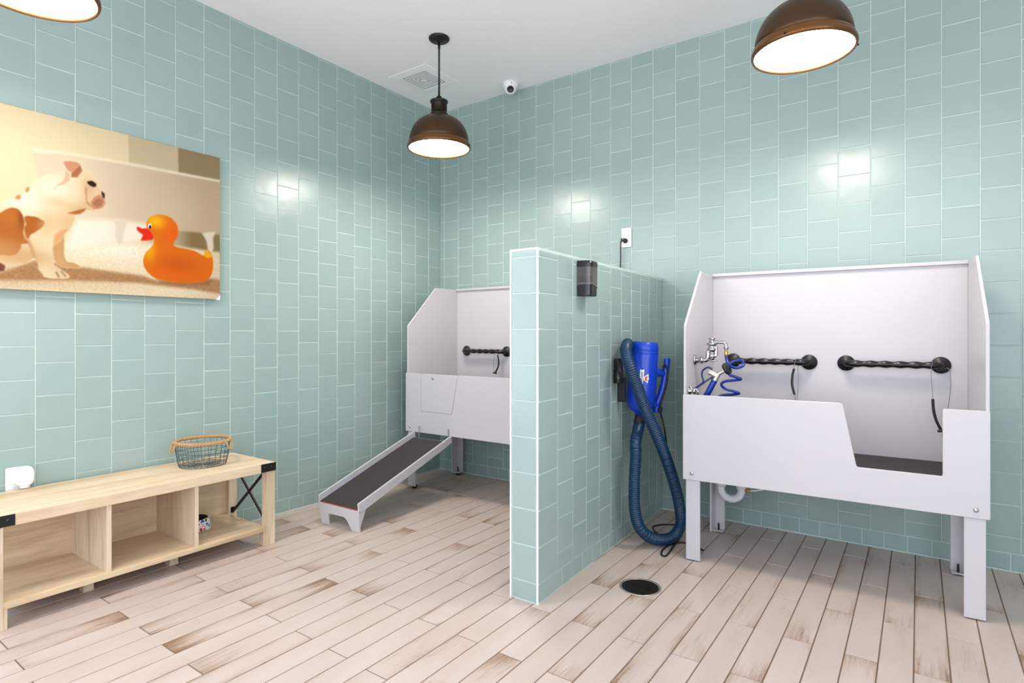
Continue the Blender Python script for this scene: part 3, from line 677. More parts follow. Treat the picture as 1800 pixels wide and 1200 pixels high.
# ------------------------------------------------------------------ pet bowl in the right cubby
m = M['bowlpat'] = mat('patterned_glaze', srgb(240, 236, 228), 0.3); t = NT(m); tc = t.n('ShaderNodeTexCoord')
vo = t.n('ShaderNodeTexVoronoi', Scale=52.0); t.l(tc.outputs['Object'], vo.inputs['Vector'])
ve2 = t.n('ShaderNodeTexVoronoi', feature='DISTANCE_TO_EDGE', Scale=52.0); t.l(tc.outputs['Object'], ve2.inputs['Vector'])
sp_ = t.n('ShaderNodeSeparateColor'); t.l(vo.outputs['Color'], sp_.inputs[0])
cr = t.n('ShaderNodeValToRGB'); cr.color_ramp.interpolation = 'CONSTANT'; t.l(sp_.outputs[0], cr.inputs[0])
el_ = cr.color_ramp.elements
while len(el_) < 6: el_.new(.5)
for i, (p_, c_) in enumerate(((0, srgb(200, 45, 38)), (.24, srgb(24, 26, 34)), (.42, srgb(40, 88, 190)), (.60, srgb(235, 170, 40)), (.74, srgb(240, 236, 228)), (.9, srgb(200, 60, 50)))): el_[i].position = p_; el_[i].color = c_
gt = t.math('GREATER_THAN', ve2.outputs['Distance'], 0.13)
t.l(t.mix(gt, srgb(242, 238, 230), cr.outputs[0]), t.p.inputs['Base Color'])
T = thing('pet_bowl', 'small pet bowl with a bright confetti pattern and dark inside on the bench shelf', 'bowl', (.182, -2.140, .106))
b = MB(); b.lathe([(0, .001), (.078, .001), (.080, .004), (.076, .030), (.067, .058), (.064, .060)], seg=48); b.build('outer_shell', M['bowlpat'], T)
b = MB(); b.lathe([(.0635, .0602), (.060, .058), (.050, .022), (.040, .014), (0, .013)], seg=48); b.build('inside', M['blackgloss'], T)

# ------------------------------------------------------------------ plug-in air freshener at the wall behind the bench
T = thing('wall_outlet', 'white outlet plate on the left wall just above the bench', 'wall outlet', (.0035, -2.848, .492))
b = MB(); b.prism(roundpoly([(-.036, -.056), (.036, -.056), (.036, .057), (-.036, .057)], .006), lambda p, q, r: (r, p, q), 0, .006); b.build('cover_plate', M['white'], T, .0015, 1)
b = MB()
for z in (-.02, .02): b.prism(roundpoly([(-.016, z - .014), (.016, z - .014), (.016, z + .014), (-.016, z + .014)], .006), lambda p, q, r: (r, p, q), .006, .0075)
b.build('socket_face', M['white'], T)
T = thing('air_freshener', 'white oval plug-in air freshener at the left end of the bench', 'air freshener', (.011, -2.826, .503))
b = MB(); 
prof = lambda f: roundpoly([(-.036 * f, -.040 * f), (.036 * f, -.040 * f), (.036 * f, .050 * f), (-.036 * f, .050 * f)], .032 * f, 8)
layers = [(0, .86), (.012, .98), (.028, 1.0), (.040, .95), (.046, .86)]
rings = [[(x, p, q) for p, q in prof(f)] for x, f in layers]; n = len(rings[0])
for i, rg in enumerate(rings[:-1]):
    b.add(rg + rings[i + 1], [(k, (k + 1) % n, n + (k + 1) % n, n + k) for k in range(n)], 0, True)
b.add(rings[0], [list(range(n))[::-1]]); b.add(rings[-1], [list(range(n))]); b.build('housing', M['white'], T)
b = MB(); R2 = [(.0465, p * .76, q * .78) for p, q in prof(1)]; R3 = [(.048, p * .70, q * .72) for p, q in prof(1)]
b.add(R2 + R3, [(k, (k + 1) % n, n + (k + 1) % n, n + k) for k in range(n)], 0, True); b.add(R3, [list(range(n))]); b.build('face_plate', M['softwhite'], T, 0)
b = MB(); b.lathe([(0, -.049), (.017, -.049), (.019, -.045), (.019, -.034), (.014, -.030), (0, -.030)], (.024, .004, 0), 24); b.build('oil_bottle', M['pvc'], T)

# ------------------------------------------------------------------ pendant lamps
def lamp(label, loc):
    T = thing('pendant_lamp', label, 'pendant lamp', loc, 0, 'bronze dome pendant lamps')    # origin at the ceiling
    d = lambda z: z - RH
    R = .203; z0 = 2.338
    b = MB(); b.lathe([(0, d(3.052)), (.066, d(3.052)), (.066, d(3.044)), (.060, d(3.036)), (.016, d(3.030)), (.012, d(3.022)), (0, d(3.020))], seg=40); b.build('canopy', M['blackmetal'], T)
    b = MB(); b.lathe([(0, d(3.025)), (.0085, d(3.025)), (.0085, d(2.985)), (.0062, d(2.980)), (.0062, d(2.665)), (0, d(2.665))], seg=16); b.build('rod', M['blackmetal'], T)
    b = MB(); b.lathe([(0, d(2.676)), (.016, d(2.676)), (.019, d(2.668)), (.019, d(2.655)), (.030, d(2.652)), (.056, d(2.648)), (.058, d(2.640)), (.052, d(2.632)), (.047, d(2.628)), (.046, d(2.575)), (.052, d(2.570)), (.058, d(2.562)), (.058, d(2.552)), (.046, d(2.545)), (0, d(2.545))], seg=40)
    for k in range(12):
        a = 2 * PI * k / 12; c, s = math.cos(a), math.sin(a)
        q = lambda r, t, z: (c * r - s * t, s * r + c * t, z)
        v = [q(.044, -.005, d(2.58)), q(.050, -.005, d(2.58)), q(.050, .005, d(2.58)), q(.044, .005, d(2.58))]; v += [(x, y, d(2.622)) for x, y, _ in v]
        b.add(v, [(0, 3, 2, 1), (4, 5, 6, 7), (0, 1, 5, 4), (1, 2, 6, 5), (2, 3, 7, 6), (3, 0, 4, 7)])
    b.build('neck', M['bronzedark'], T)
    b = MB(); pr = [(.040, d(2.549))]
    for k in range(1, 15):
        t = k / 14; a = t * PI / 2 * .985; pr.append((.036 + .154 * math.sin(a) ** .92, d(2.376 + .171 * math.cos(a))))
    inner = [(r - .003, z - .002) for r, z in pr[::-1]]
    b.lathe(pr + inner, seg=64); b.build('shade', M['bronze'], T)
    b = MB(); b.lathe([(.187, d(2.380)), (.193, d(2.378)), (.1965, d(2.368)), (.1965, d(2.362)), (.2025, d(2.356)), (.203, d(2.346)), (.200, d(2.338)), (.192, d(2.337)), (.190, d(2.345)), (.187, d(2.380))], seg=64); rm = b.build('rim', M['bronzebloom'], T)
    for k in range(3):
        a = 2 * PI * k / 3 + .35; s = MB(); s.tube([(.2 * math.cos(a), .2 * math.sin(a), d(2.349)), (.2105 * math.cos(a), .2105 * math.sin(a), d(2.349))], .004, 10); s.build('rim_screw', M['blackmetal'], rm)
    b = MB(); b.lathe([(.1895, d(2.350))] + [(.1895 * math.cos(a), d(2.350) - .010 * math.sin(a)) for a in [PI / 2 * i / 8 for i in range(1, 9)]], seg=64); b.build('diffuser', M['lit'], T)
    return T
lamp('bronze dome pendant lamp hanging in the corner near the ceiling vent', (.845, -.935, RH))
lamp('bronze dome pendant lamp hanging over the open tub at upper right', (2.960, -.989, RH))
lamp('bronze dome pendant lamp cut off by the upper left corner, above the dog picture', (.845, -3.020, RH))

# ------------------------------------------------------------------ ceiling vent and camera
T = thing('ceiling_vent', 'white square ceiling vent with concentric louvres in the corner', 'vent', (.340, -.545, RH))
b = MB(); S = .186
def sq(b, s0, s1, za, zb, th=.0025):
    for k in range(4):
        c, s = round(math.cos(k * PI / 2)), round(math.sin(k * PI / 2)); q = lambda x, y, z: (c * x - s * y, s * x + c * y, z)
        v = [q(s0, -s0, zb), q(s1, -s1, za), q(s1, s1, za), q(s0, s0, zb)]; v += [(x, y, z + th) for x, y, z in v]
        b.add(v, [(0, 1, 2, 3), (4, 7, 6, 5), (0, 4, 5, 1), (1, 5, 6, 2), (2, 6, 7, 3), (3, 7, 4, 0)])
sq(b, .128, S, -.003, -.0065); b.build('frame', M['softwhite'], T)
for k in range(5):
    s = .1262 - k * .0203; b = MB(); sq(b, s - .0140, s, -.0046, -.0046, .0008); b.build('louvre', M['softwhite'], T)
b = MB(); b.box(-.0240, .0240, -.0240, .0240, -.0046, -.0038); b.build('center_plate', M['softwhite'], T)
b = MB(); b.box(-.128, .128, -.128, .128, -.0036, -.0003); b.build('dark_throat', M['slot'], T)
T = thing('security_camera', 'small white dome security camera where ceiling meets the back wall', 'camera', (.835, -.130, RH))
b = MB(); b.lathe([(0, 0), (.054, 0), (.057, -.006), (.057, -.028), (.054, -.036), (.046, -.040), (0, -.040)], seg=40); b.build('base', M['ledwhite'], T)
b = MB(); dv = Vector((.52, -.72, -.55)).normalized(); R = dv.to_track_quat('Z', 'Y').to_matrix().to_4x4(); ccen = (.004, -.006, -.042)
b.lathe([(.046 * math.cos(a), .046 * math.sin(a)) for a in [-PI / 2 + (PI / 2 + .95) * i / 20 for i in range(21)]] + [(.026, .0385), (.0255, .034)], ccen, 36, 0, R); b.build('eyeball', M['ledwhite'], T)
b = MB(); b.lathe([(.0262, .036), (.020, .038), (.012, .037), (.010, .034), (0, .037)], ccen, 32, 0, R); b.build('lens', M['lens'], T)
b = MB(); b.lathe([(0, .0), (.004, 0), (.004, .002), (0, .002)], (.040, -.041, -.020), 10, 0, Vector((.7, -.7, 0)).to_track_quat('Z', 'Y').to_matrix().to_4x4()); b.build('set_screw', M['slot'], T)

# ------------------------------------------------------------------ soap dispenser on the half wall
skew = math.atan2(SK, 1.62)
def wallx(y): return HX1 - SK * (y - HY) / 1.62
T = thing('soap_dispenser', 'dark smoked soap dispenser mounted high on the half wall', 'soap dispenser', (wallx(-1.207) + .0015, -1.207, 1.334), skew)
def dprof(f, dep, z): 
    pts = roundpoly([(0, -.052 * f), (dep, -.046 * f), (dep, .046 * f), (0, .052 * f)], [.0, .030, .030, .0], 8); return [(x, y, z) for x, y in pts]
def loft(b, rings, caps=True, mi=0):
    n = len(rings[0])
    for i in range(len(rings) - 1): b.add(rings[i] + rings[i + 1], [(k, (k + 1) % n, n + (k + 1) % n, n + k) for k in range(n)], mi, False)
    if caps: b.add(rings[0], [list(range(n))[::-1]], mi); b.add(rings[-1], [list(range(n))], mi)
b = MB(); loft(b, [dprof(.93, .062, 0), dprof(.96, .068, .004), dprof(.98, .070, .052)]); b.build('pump_cover', M['blackgloss'], T)
b = MB(); loft(b, [dprof(.98, .0705, .053), dprof(1.0, .072, .14)]); b.build('tank', M['smoke'], T)
b = MB(); loft(b, [dprof(1.0, .0725, .1405), dprof(1.0, .073, .158), dprof(.98, .070, .166), dprof(.90, .060, .170)]); b.build('lid', M['blackgloss'], T)
b = MB(); P_ = dprof(.985, .0718, 0)
ln = [(x + .0005, y, .0525 + .009 * max(-1, min(1, -y / .03))) for x, y, z in P_]
b.tube(ln, .0012, 6); b.build('level_line', M['greyline'], T)
b = MB(); b.box(.01, .045, -.03, .03, .056, .10); b.build('soap', M['blacksat'], T)

# ------------------------------------------------------------------ outlet and power cord on the back wall
T = thing('wall_outlet', 'white outlet plate on the back wall above the half wall', 'wall outlet', (1.723, -.0035, 1.814))
b = MB(); b.prism(roundpoly([(-.036, -.066), (.036, -.066), (.036, .066), (-.036, .066)], .005), lambda p, q, r: (p, -r, q), 0, .006); b.build('cover_plate', M['white'], T, .0015, 1)
for z in (-.022, .022):
    b = MB(); b.prism(roundpoly([(-.017, z - .014), (.017, z - .014), (.017, z + .014), (-.017, z + .014)], .006), lambda p, q, r: (p, -r, q), .006, .0075); so = b.build('socket_face', M['white'], T)
    b = MB()
    for x in (-.006, .006): b.box(x - .001, x + .001, -.0082, -.0074, z - .003, z + .006)
    b.build('slot', M['slot'], so)
T = thing('power_cord', 'black plug and cord hanging from the back wall outlet behind the half wall', 'power cord', (1.720, -.014, 1.795)); o0 = Vector((1.720, -.014, 1.795))
b = MB(); b.lathe([(0, 0), (.015, 0), (.017, .006), (.014, .020), (.010, .026), (0, .027)], (0, .003, -.004), 20, 0, ROTX)
b.tube([(0, -.016, -.004), (-.018, -.022, -.002), (-.026, -.022, -.012)], .007, 12); b.box(-.022, -.014, -.026, -.018, -.002, .012); b.box(-.008, 0, -.026, -.018, .0, .012); b.build('plug', M['rubber'], T)
b = MB(); b.tube([tuple(Vector(p) - o0) for p in spline([(1.696, -.036, 1.786), (1.692, -.034, 1.74), (1.690, -.028, 1.69), (1.685, -.022, 1.62), (1.680, -.018, 1.45), (1.690, -.018, 1.1), (1.70, -.018, .6), (1.69, -.02, .12), (1.70, -.03, .012), (1.73, -.06, .006), (1.76, -.12, .006)], 8)], .0042, 10); b.build('cord', M['rubber'], T)

# ------------------------------------------------------------------ blue pet dryer hanging on the half wall
DC = Vector((2.098, -.673, .700)); DS = .80          # radial scale of the profiles below
T = thing('pet_dryer', 'blue handheld pet dryer with a long dark teal hose hung on the half wall', 'dryer', DC)
ax = Vector((-math.sin(YAW), math.cos(YAW), 0))
T.rotation_mode = 'QUATERNION'
from mathutils import Quaternion
T.rotation_quaternion = Quaternion(ax, math.radians(4.2))
TM = Matrix.Translation(DC) @ T.rotation_quaternion.to_matrix().to_4x4(); TI = TM.inverted()
wl = lambda P: [tuple(TI @ Vector(p)) for p in P]
b = MB(); b.lathe([(r * DS, z) for r, z in [(0, .008), (.034, .008), (.040, .020), (.066, .030), (.086, .050), (.0955, .078), (.0985, .115), (.0985, .18), (.096, .25), (.0945, .334), (.0935, .340), (.0935, .344), (.0950, .348), (.0950, .356)]], seg=56); b.build('body', M['dryer_blue'], T)
b = MB(); b.lathe([(r * DS, z) for r, z in [(.0950, .356), (.0940, .358), (.0940, .362), (.0955, .365), (.0945, .385), (.086, .405), (.082, .410), (.074, .411), (.072, .405), (0, .405)]], seg=56); b.build('intake_cap', M['dryer_blue'], T)
b = MB(); b.lathe([(r * DS, z) for r, z in [(0, .4052), (.071, .4052), (.071, .4075), (.064, .4075), (.064, .4058), (.05, .4058), (.05, .4075), (.043, .4075), (.043, .4058), (.028, .4058), (.028, .4075), (0, .4075)]], seg=40); b.build('intake_grille', M['blacksat'], T)
b = MB(); b.lathe([(r * DS, z) for r, z in [(.028, .010), (.033, .008), (.034, -.036), (.032, -.042), (.0, -.042)]], seg=32); b.build('nozzle_cuff', M['rubber'], T)
# D handle
vr = Vector((math.cos(YAW), math.sin(YAW), 0)); hd = (vr * .93 + Vector((math.sin(YAW), -math.cos(YAW), 0)) * -.15).normalized()
hp = lambda r, z: tuple(hd * (r * DS + .004) + Vector((0, 0, z)))
b = MB()
b.tube([hp(.075, .245), hp(.105, .248), hp(.125, .246), hp(.150, .240)], .02, 18, rf=lambda t: .027 - .008 * t)
b.tube([hp(.075, .075), hp(.098, .070), hp(.118, .066)], .02, 18, rf=lambda t: .024 - .006 * t)
b.tube(spline([hp(.162, .330), hp(.163, .326), hp(.164, .318), hp(.164, .29), hp(.160, .25), hp(.156, .20), hp(.146, .15), hp(.131, .11), hp(.117, .075), hp(.112, .035), hp(.111, .028), hp(.111, .024)], 6), .0155, 18, rf=lambda t: .0165 * min(1, .25 + t * 14, .25 + (1 - t) * 14) + .003 * math.sin(PI * t))
b.build('handle', M['dryer_blue'], T)
# cord: out of the handle, over its back and down to the floor
b = MB(); side = Vector((math.sin(YAW), -math.cos(YAW), 0)) * .019
cp = [TM @ (Vector(hp(.132, .262)) + side), TM @ (Vector(hp(.134, .288)) + side * 1.1), TM @ (Vector(hp(.150, .292)) + side), TM @ (Vector(hp(.166, .25)) + side), TM @ (Vector(hp(.164, .19)) + side), TM @ (Vector(hp(.148, .12)) + side), TM @ (Vector(hp(.134, .07)) + side), TM @ (Vector(hp(.138, .03)) + side * .8)]
cp = [tuple(p) for p in cp] + [(2.222, -.640, .66), (2.222, -.600, .56), (2.220, -.55, .44), (2.225, -.49, .30), (2.230, -.42, .15), (2.215, -.33, .03), (2.165, -.285, .0065), (2.100, -.325, .0055), (2.066, -.385, .0055), (2.085, -.440, .0055), (2.131, -.495, .0055), (2.180, -.51, .0055), (2.215, -.47, .0055), (2.225, -.41, .0055), (2.250, -.45, .0055), (2.268, -.55, .0055), (2.276, -.64, .0055), (2.288, -.735, .0055), (2.288, -.795, .0055), (2.262, -.78, .0055), (2.245, -.70, .0055), (2.26, -.60, .0055), (2.31, -.55, .0055), (2.38, -.575, .0055), (2.425, -.600, .0055)]
b.tube(wl(spline(cp, 6)), .0048, 10); cdo = b.build('cord', M['rubber'], T)
b = MB(); b.lathe([(0, -.014), (.010, -.013), (.013, -.004), (.013, .004), (.010, .013), (0, .014)], tuple(Vector(hp(.135, .045)) + side), 16); b.build('cord_grip', M['rubber'], T)
# ribbed hose
hosep = [TM @ Vector((0, 0, -.030)), TM @ Vector((0, 0, -.055)), (2.128, -.80, .58), (2.130, -.802, .509), (2.126, -.806, .42), (2.124, -.808, .328), (2.126, -.806, .22), (2.140, -.775, .12), (2.178, -.715, .056), (2.226, -.650, .036), (2.262, -.580, .045), (2.278, -.530, .098), (2.276, -.535, .19), (2.268, -.590, .32), (2.256, -.669, .46), (2.236, -.753, .603), (2.194, -.806, .74), (2.170, -.876, .879), (2.146, -.918, .990), (2.114, -.891, 1.058), (2.086, -.820, 1.092), (2.056, -.735, 1.098), (2.046, -.70, 1.07)]
hs_ = spline([tuple(p) for p in hosep], 12)
# resample evenly
Ls = [0]; 
for i in range(1, len(hs_)): Ls.append(Ls[-1] + (Vector(hs_[i]) - Vector(hs_[i - 1])).length)
step = .0028; tot = Ls[-1]; n = int(tot / step); rs = []; j = 0
for i in range(n + 1):
    d = i * tot / n
    while j < len(Ls) - 2 and Ls[j + 1] < d: j += 1
    f = (d - Ls[j]) / max(1e-9, Ls[j + 1] - Ls[j]); rs.append(Vector(hs_[j]).lerp(Vector(hs_[j + 1]), f))
b = MB(); rad = lambda t: .0290 + (.0022 if int(t * n) % 4 < 2 else -.0018)
b.tube(wl(rs), .03, 20, rf=rad); b.build('hose', M['hose_teal'], T)
# brand badge wrapped on the body
def badge(polys, m, name, lift, parent=None):
    b = MB()
    for pl in polys:
        n = len(pl)
        v = []
        for s, q in pl:                    # s downwards along the body, q to the right of it
            r = .0965 * DS + lift; ph = -math.pi / 2 + YAW + q / r - .27
            v.append((r * math.cos(ph), r * math.sin(ph), .262 - s))
        b.add(v, [list(range(n))])
    return b.build(name, m, T if parent is None else parent, fix=False)
def strip(s0, s1, q0, q1, n=1): return [(s0, q0), (s0, q1), (s1, q1), (s1, q0)]
bw = badge([[(0, -.011), (.005, -.004), (0, .010), (.024, .010), (.024, -.0115)], [(.024, -.0115), (.024, .010), (.092, .006), (.094, .004), (.088, -.008), (.080, -.013), (.06, -.0125)],
            [(.022, .034), (.040, .010), (.056, .010), (.074, .033), (.060, .035), (.053, .035), (.048, .040), (.043, .035), (.036, .035)]], M['white'], 'badge', .0022)
badge([[(.030, .031), (.041, .016), (.055, .016), (.066, .031), (.052, .028), (.044, .028)]], M['red'], 'badge_star', .0030, bw)
fc = bpy.data.curves.new('t', 'FONT'); fc.body = 'XPOWER'; fc.size = .0175; fc.shear = 0.1; fc.offset = .0002
fo = bpy.data.objects.new('t', fc); COL.objects.link(fo); dg = bpy.context.evaluated_depsgraph_get(); me = bpy.data.meshes.new_from_object(fo.evaluated_get(dg)); bpy.data.objects.remove(fo)
b = MB(); wid = max(v.co.x for v in me.vertices); sc_ = .072 / wid
r = .0965 * DS + .0031
vv = []
for v in me.vertices:
    s, q = .012 + v.co.x * sc_, -.0075 + v.co.y * .95
    ph = -math.pi / 2 + YAW + q / r - .27; vv.append((r * math.cos(ph), r * math.sin(ph), .262 - s))
b.add(vv, [list(p.vertices) for p in me.polygons]); b.build('badge_lettering', M['inkblue'], bw, fix=False)
# wall holder for the dryer
T = thing('dryer_bracket', 'black plastic wall holder beside the blue dryer on the half wall', 'bracket', (wallx(-.77) + .0015, -.77, .90), skew)
b = MB(); b.box(0, .022, -.045, .036, .015, .115); b.build('mount_plate', M['blacksat'], T, .004, 2)
b = MB(); b.lathe([(0, -.012), (.024, -.012), (.026, -.008), (.026, .058), (.020, .062), (.020, .118), (.016, .122), (0, .122)], (.028, -.045, 0), 28); b.build('tool_cup', M['blackgloss'], T)
b = MB(); b.prism(roundpoly([(.006, .000), (.046, .000), (.046, .020), (.006, .020)], .004), lambda p, q, r: (p, q, r), -.118, .015); b.build('cradle', M['blacksat'], T, .002, 1)

# ------------------------------------------------------------------ floor drain
T = thing('floor_drain', 'round dark metal floor drain in the plank floor beside the half wall', 'drain', (2.322, -1.203, 0))
b = MB(); b.lathe([(.083, .0005), (.092, .0008), (.093, .002), (.084, .0026), (.083, .001)], seg=56); b.build('rim', M['nickel'], T)
m = M['drain'] = mat('worn_dark_metal', srgb(44, 40, 36), 0.4, 0.6)
b = MB(); b.lathe([(0, .0012), (.083, .0012)], seg=48)
for fan in (0.25, 0.25 + PI):
    for k in range(9):
        a = fan + (k - 4) * .15
        for r0, r1 in ((.022, .030), (.034, .043), (.047, .057), (.061, .072)):
            c, s = math.cos(a), math.sin(a); wd = r0 * .055
            v = [(c * r - s * t, s * r + c * t, z) for z in (.0012, .0026) for r, t in ((r0, -wd), (r1, -wd), (r1, wd), (r0, wd))]
            b.add(v, [(0, 3, 2, 1), (4, 5, 6, 7), (0, 1, 5, 4), (1, 2, 6, 5), (2, 3, 7, 6), (3, 0, 4, 7)])
for k in range(10):
    a = PI / 2 + .25 + (k % 5 - 2) * .26 + (PI if k >= 5 else 0); c, s = math.cos(a), math.sin(a)
    v = [(c * r - s * t, s * r + c * t, z) for z in (.0012, .0028) for r, t in ((.01, -.0025), (.078, -.006), (.078, .006), (.01, .0025))]
    b.add(v, [(0, 3, 2, 1), (4, 5, 6, 7), (0, 1, 5, 4), (1, 2, 6, 5), (2, 3, 7, 6), (3, 0, 4, 7)])
b.build('grate', M['drain'], T)

# ------------------------------------------------------------------ canvas print of a puppy and a toy duck
CY0, CZ0, CW, CH, CX = -3.165, 1.355, 1.238, .822, .036
T = thing('canvas_print', 'large unframed canvas photograph of a brown and white puppy facing a rubber duck', 'picture', (0.004, -2.545, CZ0))
b = MB(); b.box(0.0015, CX - .0045, CY0 + 2.545, CY0 + CW + 2.545, 0, CH); cv = b.build('stretched_canvas', mat('canvas_edge', srgb(205, 188, 160), .8), T, .003, 2)
b = MB(); b.add([(CX - .0035, CY0 + CW + 2.545 - .022, -.002), (CX - .0035, CY0 + CW + 2.545 + .001, -.003), (CX - .0035, CY0 + CW + 2.545 + .001, .024), (CX - .006, CY0 + CW + 2.545 - .022, -.002), (CX - .006, CY0 + CW + 2.545 + .001, -.003), (CX - .006, CY0 + CW + 2.545 + .001, .024)], [(0, 1, 2), (3, 5, 4), (0, 3, 4, 1), (1, 4, 5, 2), (2, 5, 3, 0)]); b.build('corner_fold', M['softwhite'], T)
PIC = {'corners':[(255,817),(1237,821),(1243,0),(255,-9)],'patchA':[(763,827),(1006,830),(1009,683),(765,678)],'patchB':[(1006,830),(1249,835),(1249,691),(1009,685)],'rim':[(365,643),(393,653),(498,667),(763,681),(990,687),(1260,695),(1260,684),(990,674),(763,669),(498,654),(393,637)],'tub':[(365,630),(498,655),(763,672),(1260,684),(1260,377),(990,366),(675,373),(544,352),(430,379)],'under':[(675,373),(990,366),(1260,379),(1260,265),(990,280),(799,282),(675,275)],'white':[(544,352),(710,379),(854,376),(854,289),(710,255),(529,199),(490,204)],'foot1':[(697,367),(727,383),(758,376),(745,334),(738,294),(736,262),(718,256),(705,274),(703,309),(708,339)],'foot2':[(1135,372),(1214,391),(1198,346),(1203,296),(1194,269),(1170,275),(1161,330)],'floor':[(69,161),(529,199),(710,255),(990,275),(1260,269),(1260,-10),(69,-41)],'shad':[(69,32),(255,68),(379,137),(467,132),(560,123),(835,103),(902,82),(1094,89),(1203,120),(1260,104),(1260,30),(1094,48),(799,64),(544,57),(255,38),(69,16)],'dog':[(141,195),(162,273),(197,335),(226,369),(255,385),(278,396),(306,411),(331,433),(347,448),(363,479),(387,512),(419,539),(461,562),(493,582),(495,601),(488,614),(495,620),(521,628),(552,622),(570,605),(606,581),(622,561),(629,543),(634,515),(645,509),(657,498),(658,479),(656,465),(660,454),(650,431),(629,416),(597,405),(581,410),(574,401),(556,382),(534,374),(532,352),(523,324),(512,302),(491,270),(491,241),(491,179),(501,146),(530,141),(552,128),(550,118),(495,114),(465,124),(453,146),(450,128),(478,105),(504,86),(512,72),(495,62),(419,61),(407,78),(393,97),(389,127),(377,148),(347,123),(304,104),(255,99),(183,87),(148,121)],'leg2':[(448,210),(469,231),(491,265),(491,179),(501,146),(530,141),(552,128),(550,118),(495,114),(465,123),(453,149)],'chest':[(448,210),(453,267),(478,291),(512,302),(491,270),(469,233)],'br1':[(201,317),(233,318),(255,333),(274,351),(297,365),(316,363),(329,348),(339,320),(341,291),(337,261),(343,232),(357,214),(331,205),(327,185),(312,159),(289,149),(270,151),(255,150),(212,157)],'br2':[(343,333),(379,337),(403,328),(415,318),(407,296),(387,273),(363,252),(355,233),(345,252),(341,281),(347,297)],'sp1':[(345,453),(349,466),(358,471),(359,451),(347,442)],'sp2':[(306,408),(318,428),(331,428),(324,404)],'ear1':[(488,614),(495,620),(521,628),(552,622),(539,600),(521,575),(504,582),(495,601)],'ear2':[(554,620),(563,593),(543,555),(519,551),(519,572),(534,594)],'ear3':[(495,580),(512,563),(512,537),(495,515),(461,495),(455,478),(450,482),(465,503),(486,526),(495,549)],'eye':[(583,541),(601,551),(618,544),(620,528),(606,523),(590,531)],'nose':[(645,509),(657,498),(657,475),(650,480),(644,498)],'muz':[(597,443),(611,472),(634,490),(655,478),(660,454),(650,431),(629,417),(606,415)],'muz2':[(606,442),(620,463),(641,473),(650,458),(643,438),(620,425)],'fold1':[(574,513),(583,515),(583,451),(601,428),(597,419),(579,439)],'jaw':[(504,376),(539,395),(579,413),(574,401),(556,382),(534,374)],'toe1':[(457,90),(463,91),(472,68),(467,65)],'toe2':[(476,97),(481,99),(499,73),(495,69)],'hind':[(233,111),(259,114),(274,101),(270,79),(233,71)],'fsh':[(339,276),(355,238),(367,210),(383,147),(391,97),(375,146),(359,199),(341,236)],'duck':[(853,394),(867,416),(897,433),(926,438),(961,434),(987,415),(1003,390),(1006,357),(1000,328),(987,303),(983,284),(1000,275),(1041,272),(1087,266),(1120,255),(1146,244),(1156,274),(1165,278),(1187,261),(1197,227),(1199,188),(1192,148),(1173,115),(1139,95),(1092,87),(1050,82),(983,81),(922,88),(888,97),(863,115),(843,141),(834,167),(835,198),(849,231),(867,251),(880,271),(886,295),(882,312),(871,333),(855,349),(850,371)],'tail':[(1146,244),(1156,274),(1165,278),(1187,261),(1192,242),(1168,232)],'beak':[(801,353),(810,357),(826,351),(849,355),(863,348),(882,319),(882,301),(847,290),(820,286),(830,312),(832,319),(814,330),(803,341)],'dsh':[(863,115),(888,97),(922,88),(983,81),(1050,82),(1139,95),(1173,115),(1192,109),(1177,78),(1027,66),(922,72)],'ew':[(873,372),(873,367),(871,362),(869,359),(866,357),(863,358),(860,360),(858,365),(858,370),(858,375),(860,380),(863,383),(866,384),(869,384),(871,381),(873,377)],'ep':[(871,366),(871,362),(870,359),(868,356),(866,355),(864,356),(862,357),(861,361),(861,364),(861,368),(862,372),(864,374),(866,375),(868,375),(870,373),(871,370)]}
NX, NZ = 620, 412
gx = np.linspace(0, CW * 1000, NX); gz = np.linspace(0, CH * 1000, NZ); GX, GZ = np.meshgrid(gx, gz)
def inside(poly):
    c = np.zeros(GX.shape, bool); n = len(poly)
    for i in range(n):
        x0, z0 = poly[i]; x1, z1 = poly[(i + 1) % n]
        if z0 == z1: continue
        cond = ((z0 > GZ) != (z1 > GZ)) & (GX < (x1 - x0) * (GZ - z0) / (z1 - z0) + x0); c ^= cond
    return c.astype(float)
def blur(a, k):
    if k < 1: return a
    ker = np.ones(2 * k + 1) / (2 * k + 1)
    for _ in range(2):
        for axis in (0, 1):
            pad = [(0, 0)] * a.ndim; pad[axis] = (k, k); p = np.pad(a, pad, mode='edge')
            cs = np.cumsum(p, axis=axis); z = np.take(cs, [0], axis=axis) * 0; cs = np.concatenate([z, cs], axis=axis)
            m_ = 2 * k + 1; sl0 = [slice(None)] * a.ndim; sl1 = [slice(None)] * a.ndim; sl0[axis] = slice(m_, None); sl1[axis] = slice(0, -m_)
            a = (cs[tuple(sl1)] * -1 + cs[tuple(sl0)]) / m_
    return a
img = np.zeros(GX.shape + (3,)); 
def put(mask, col, al=1.0):
    global img
    mk = (mask * al)[..., None]; img = img * (1 - mk) + np.array(col, float) * mk
def gauss(x, z, sx, sz): return np.exp(-((GX - x) / sx) ** 2 - ((GZ - z) / sz) ** 2)
def spoly(spline_poly, n=4): return [(p.x, p.y) for p in spline([(x, z, 0) for x, z in spline_poly], n, closed=True)]
u = np.clip(GX / (CW * 1000), 0, 1)
img[:] = np.array([238, 220, 176]); put(np.clip(u * 1.2 - .25, 0, 1), (226, 208, 176)); put(gauss(330, 640, 260, 160), (240, 226, 190), .7)
put(blur(inside(PIC['patchA']), 1), (208, 192, 156)); put(blur(inside(PIC['patchB']), 1), (156, 138, 102))
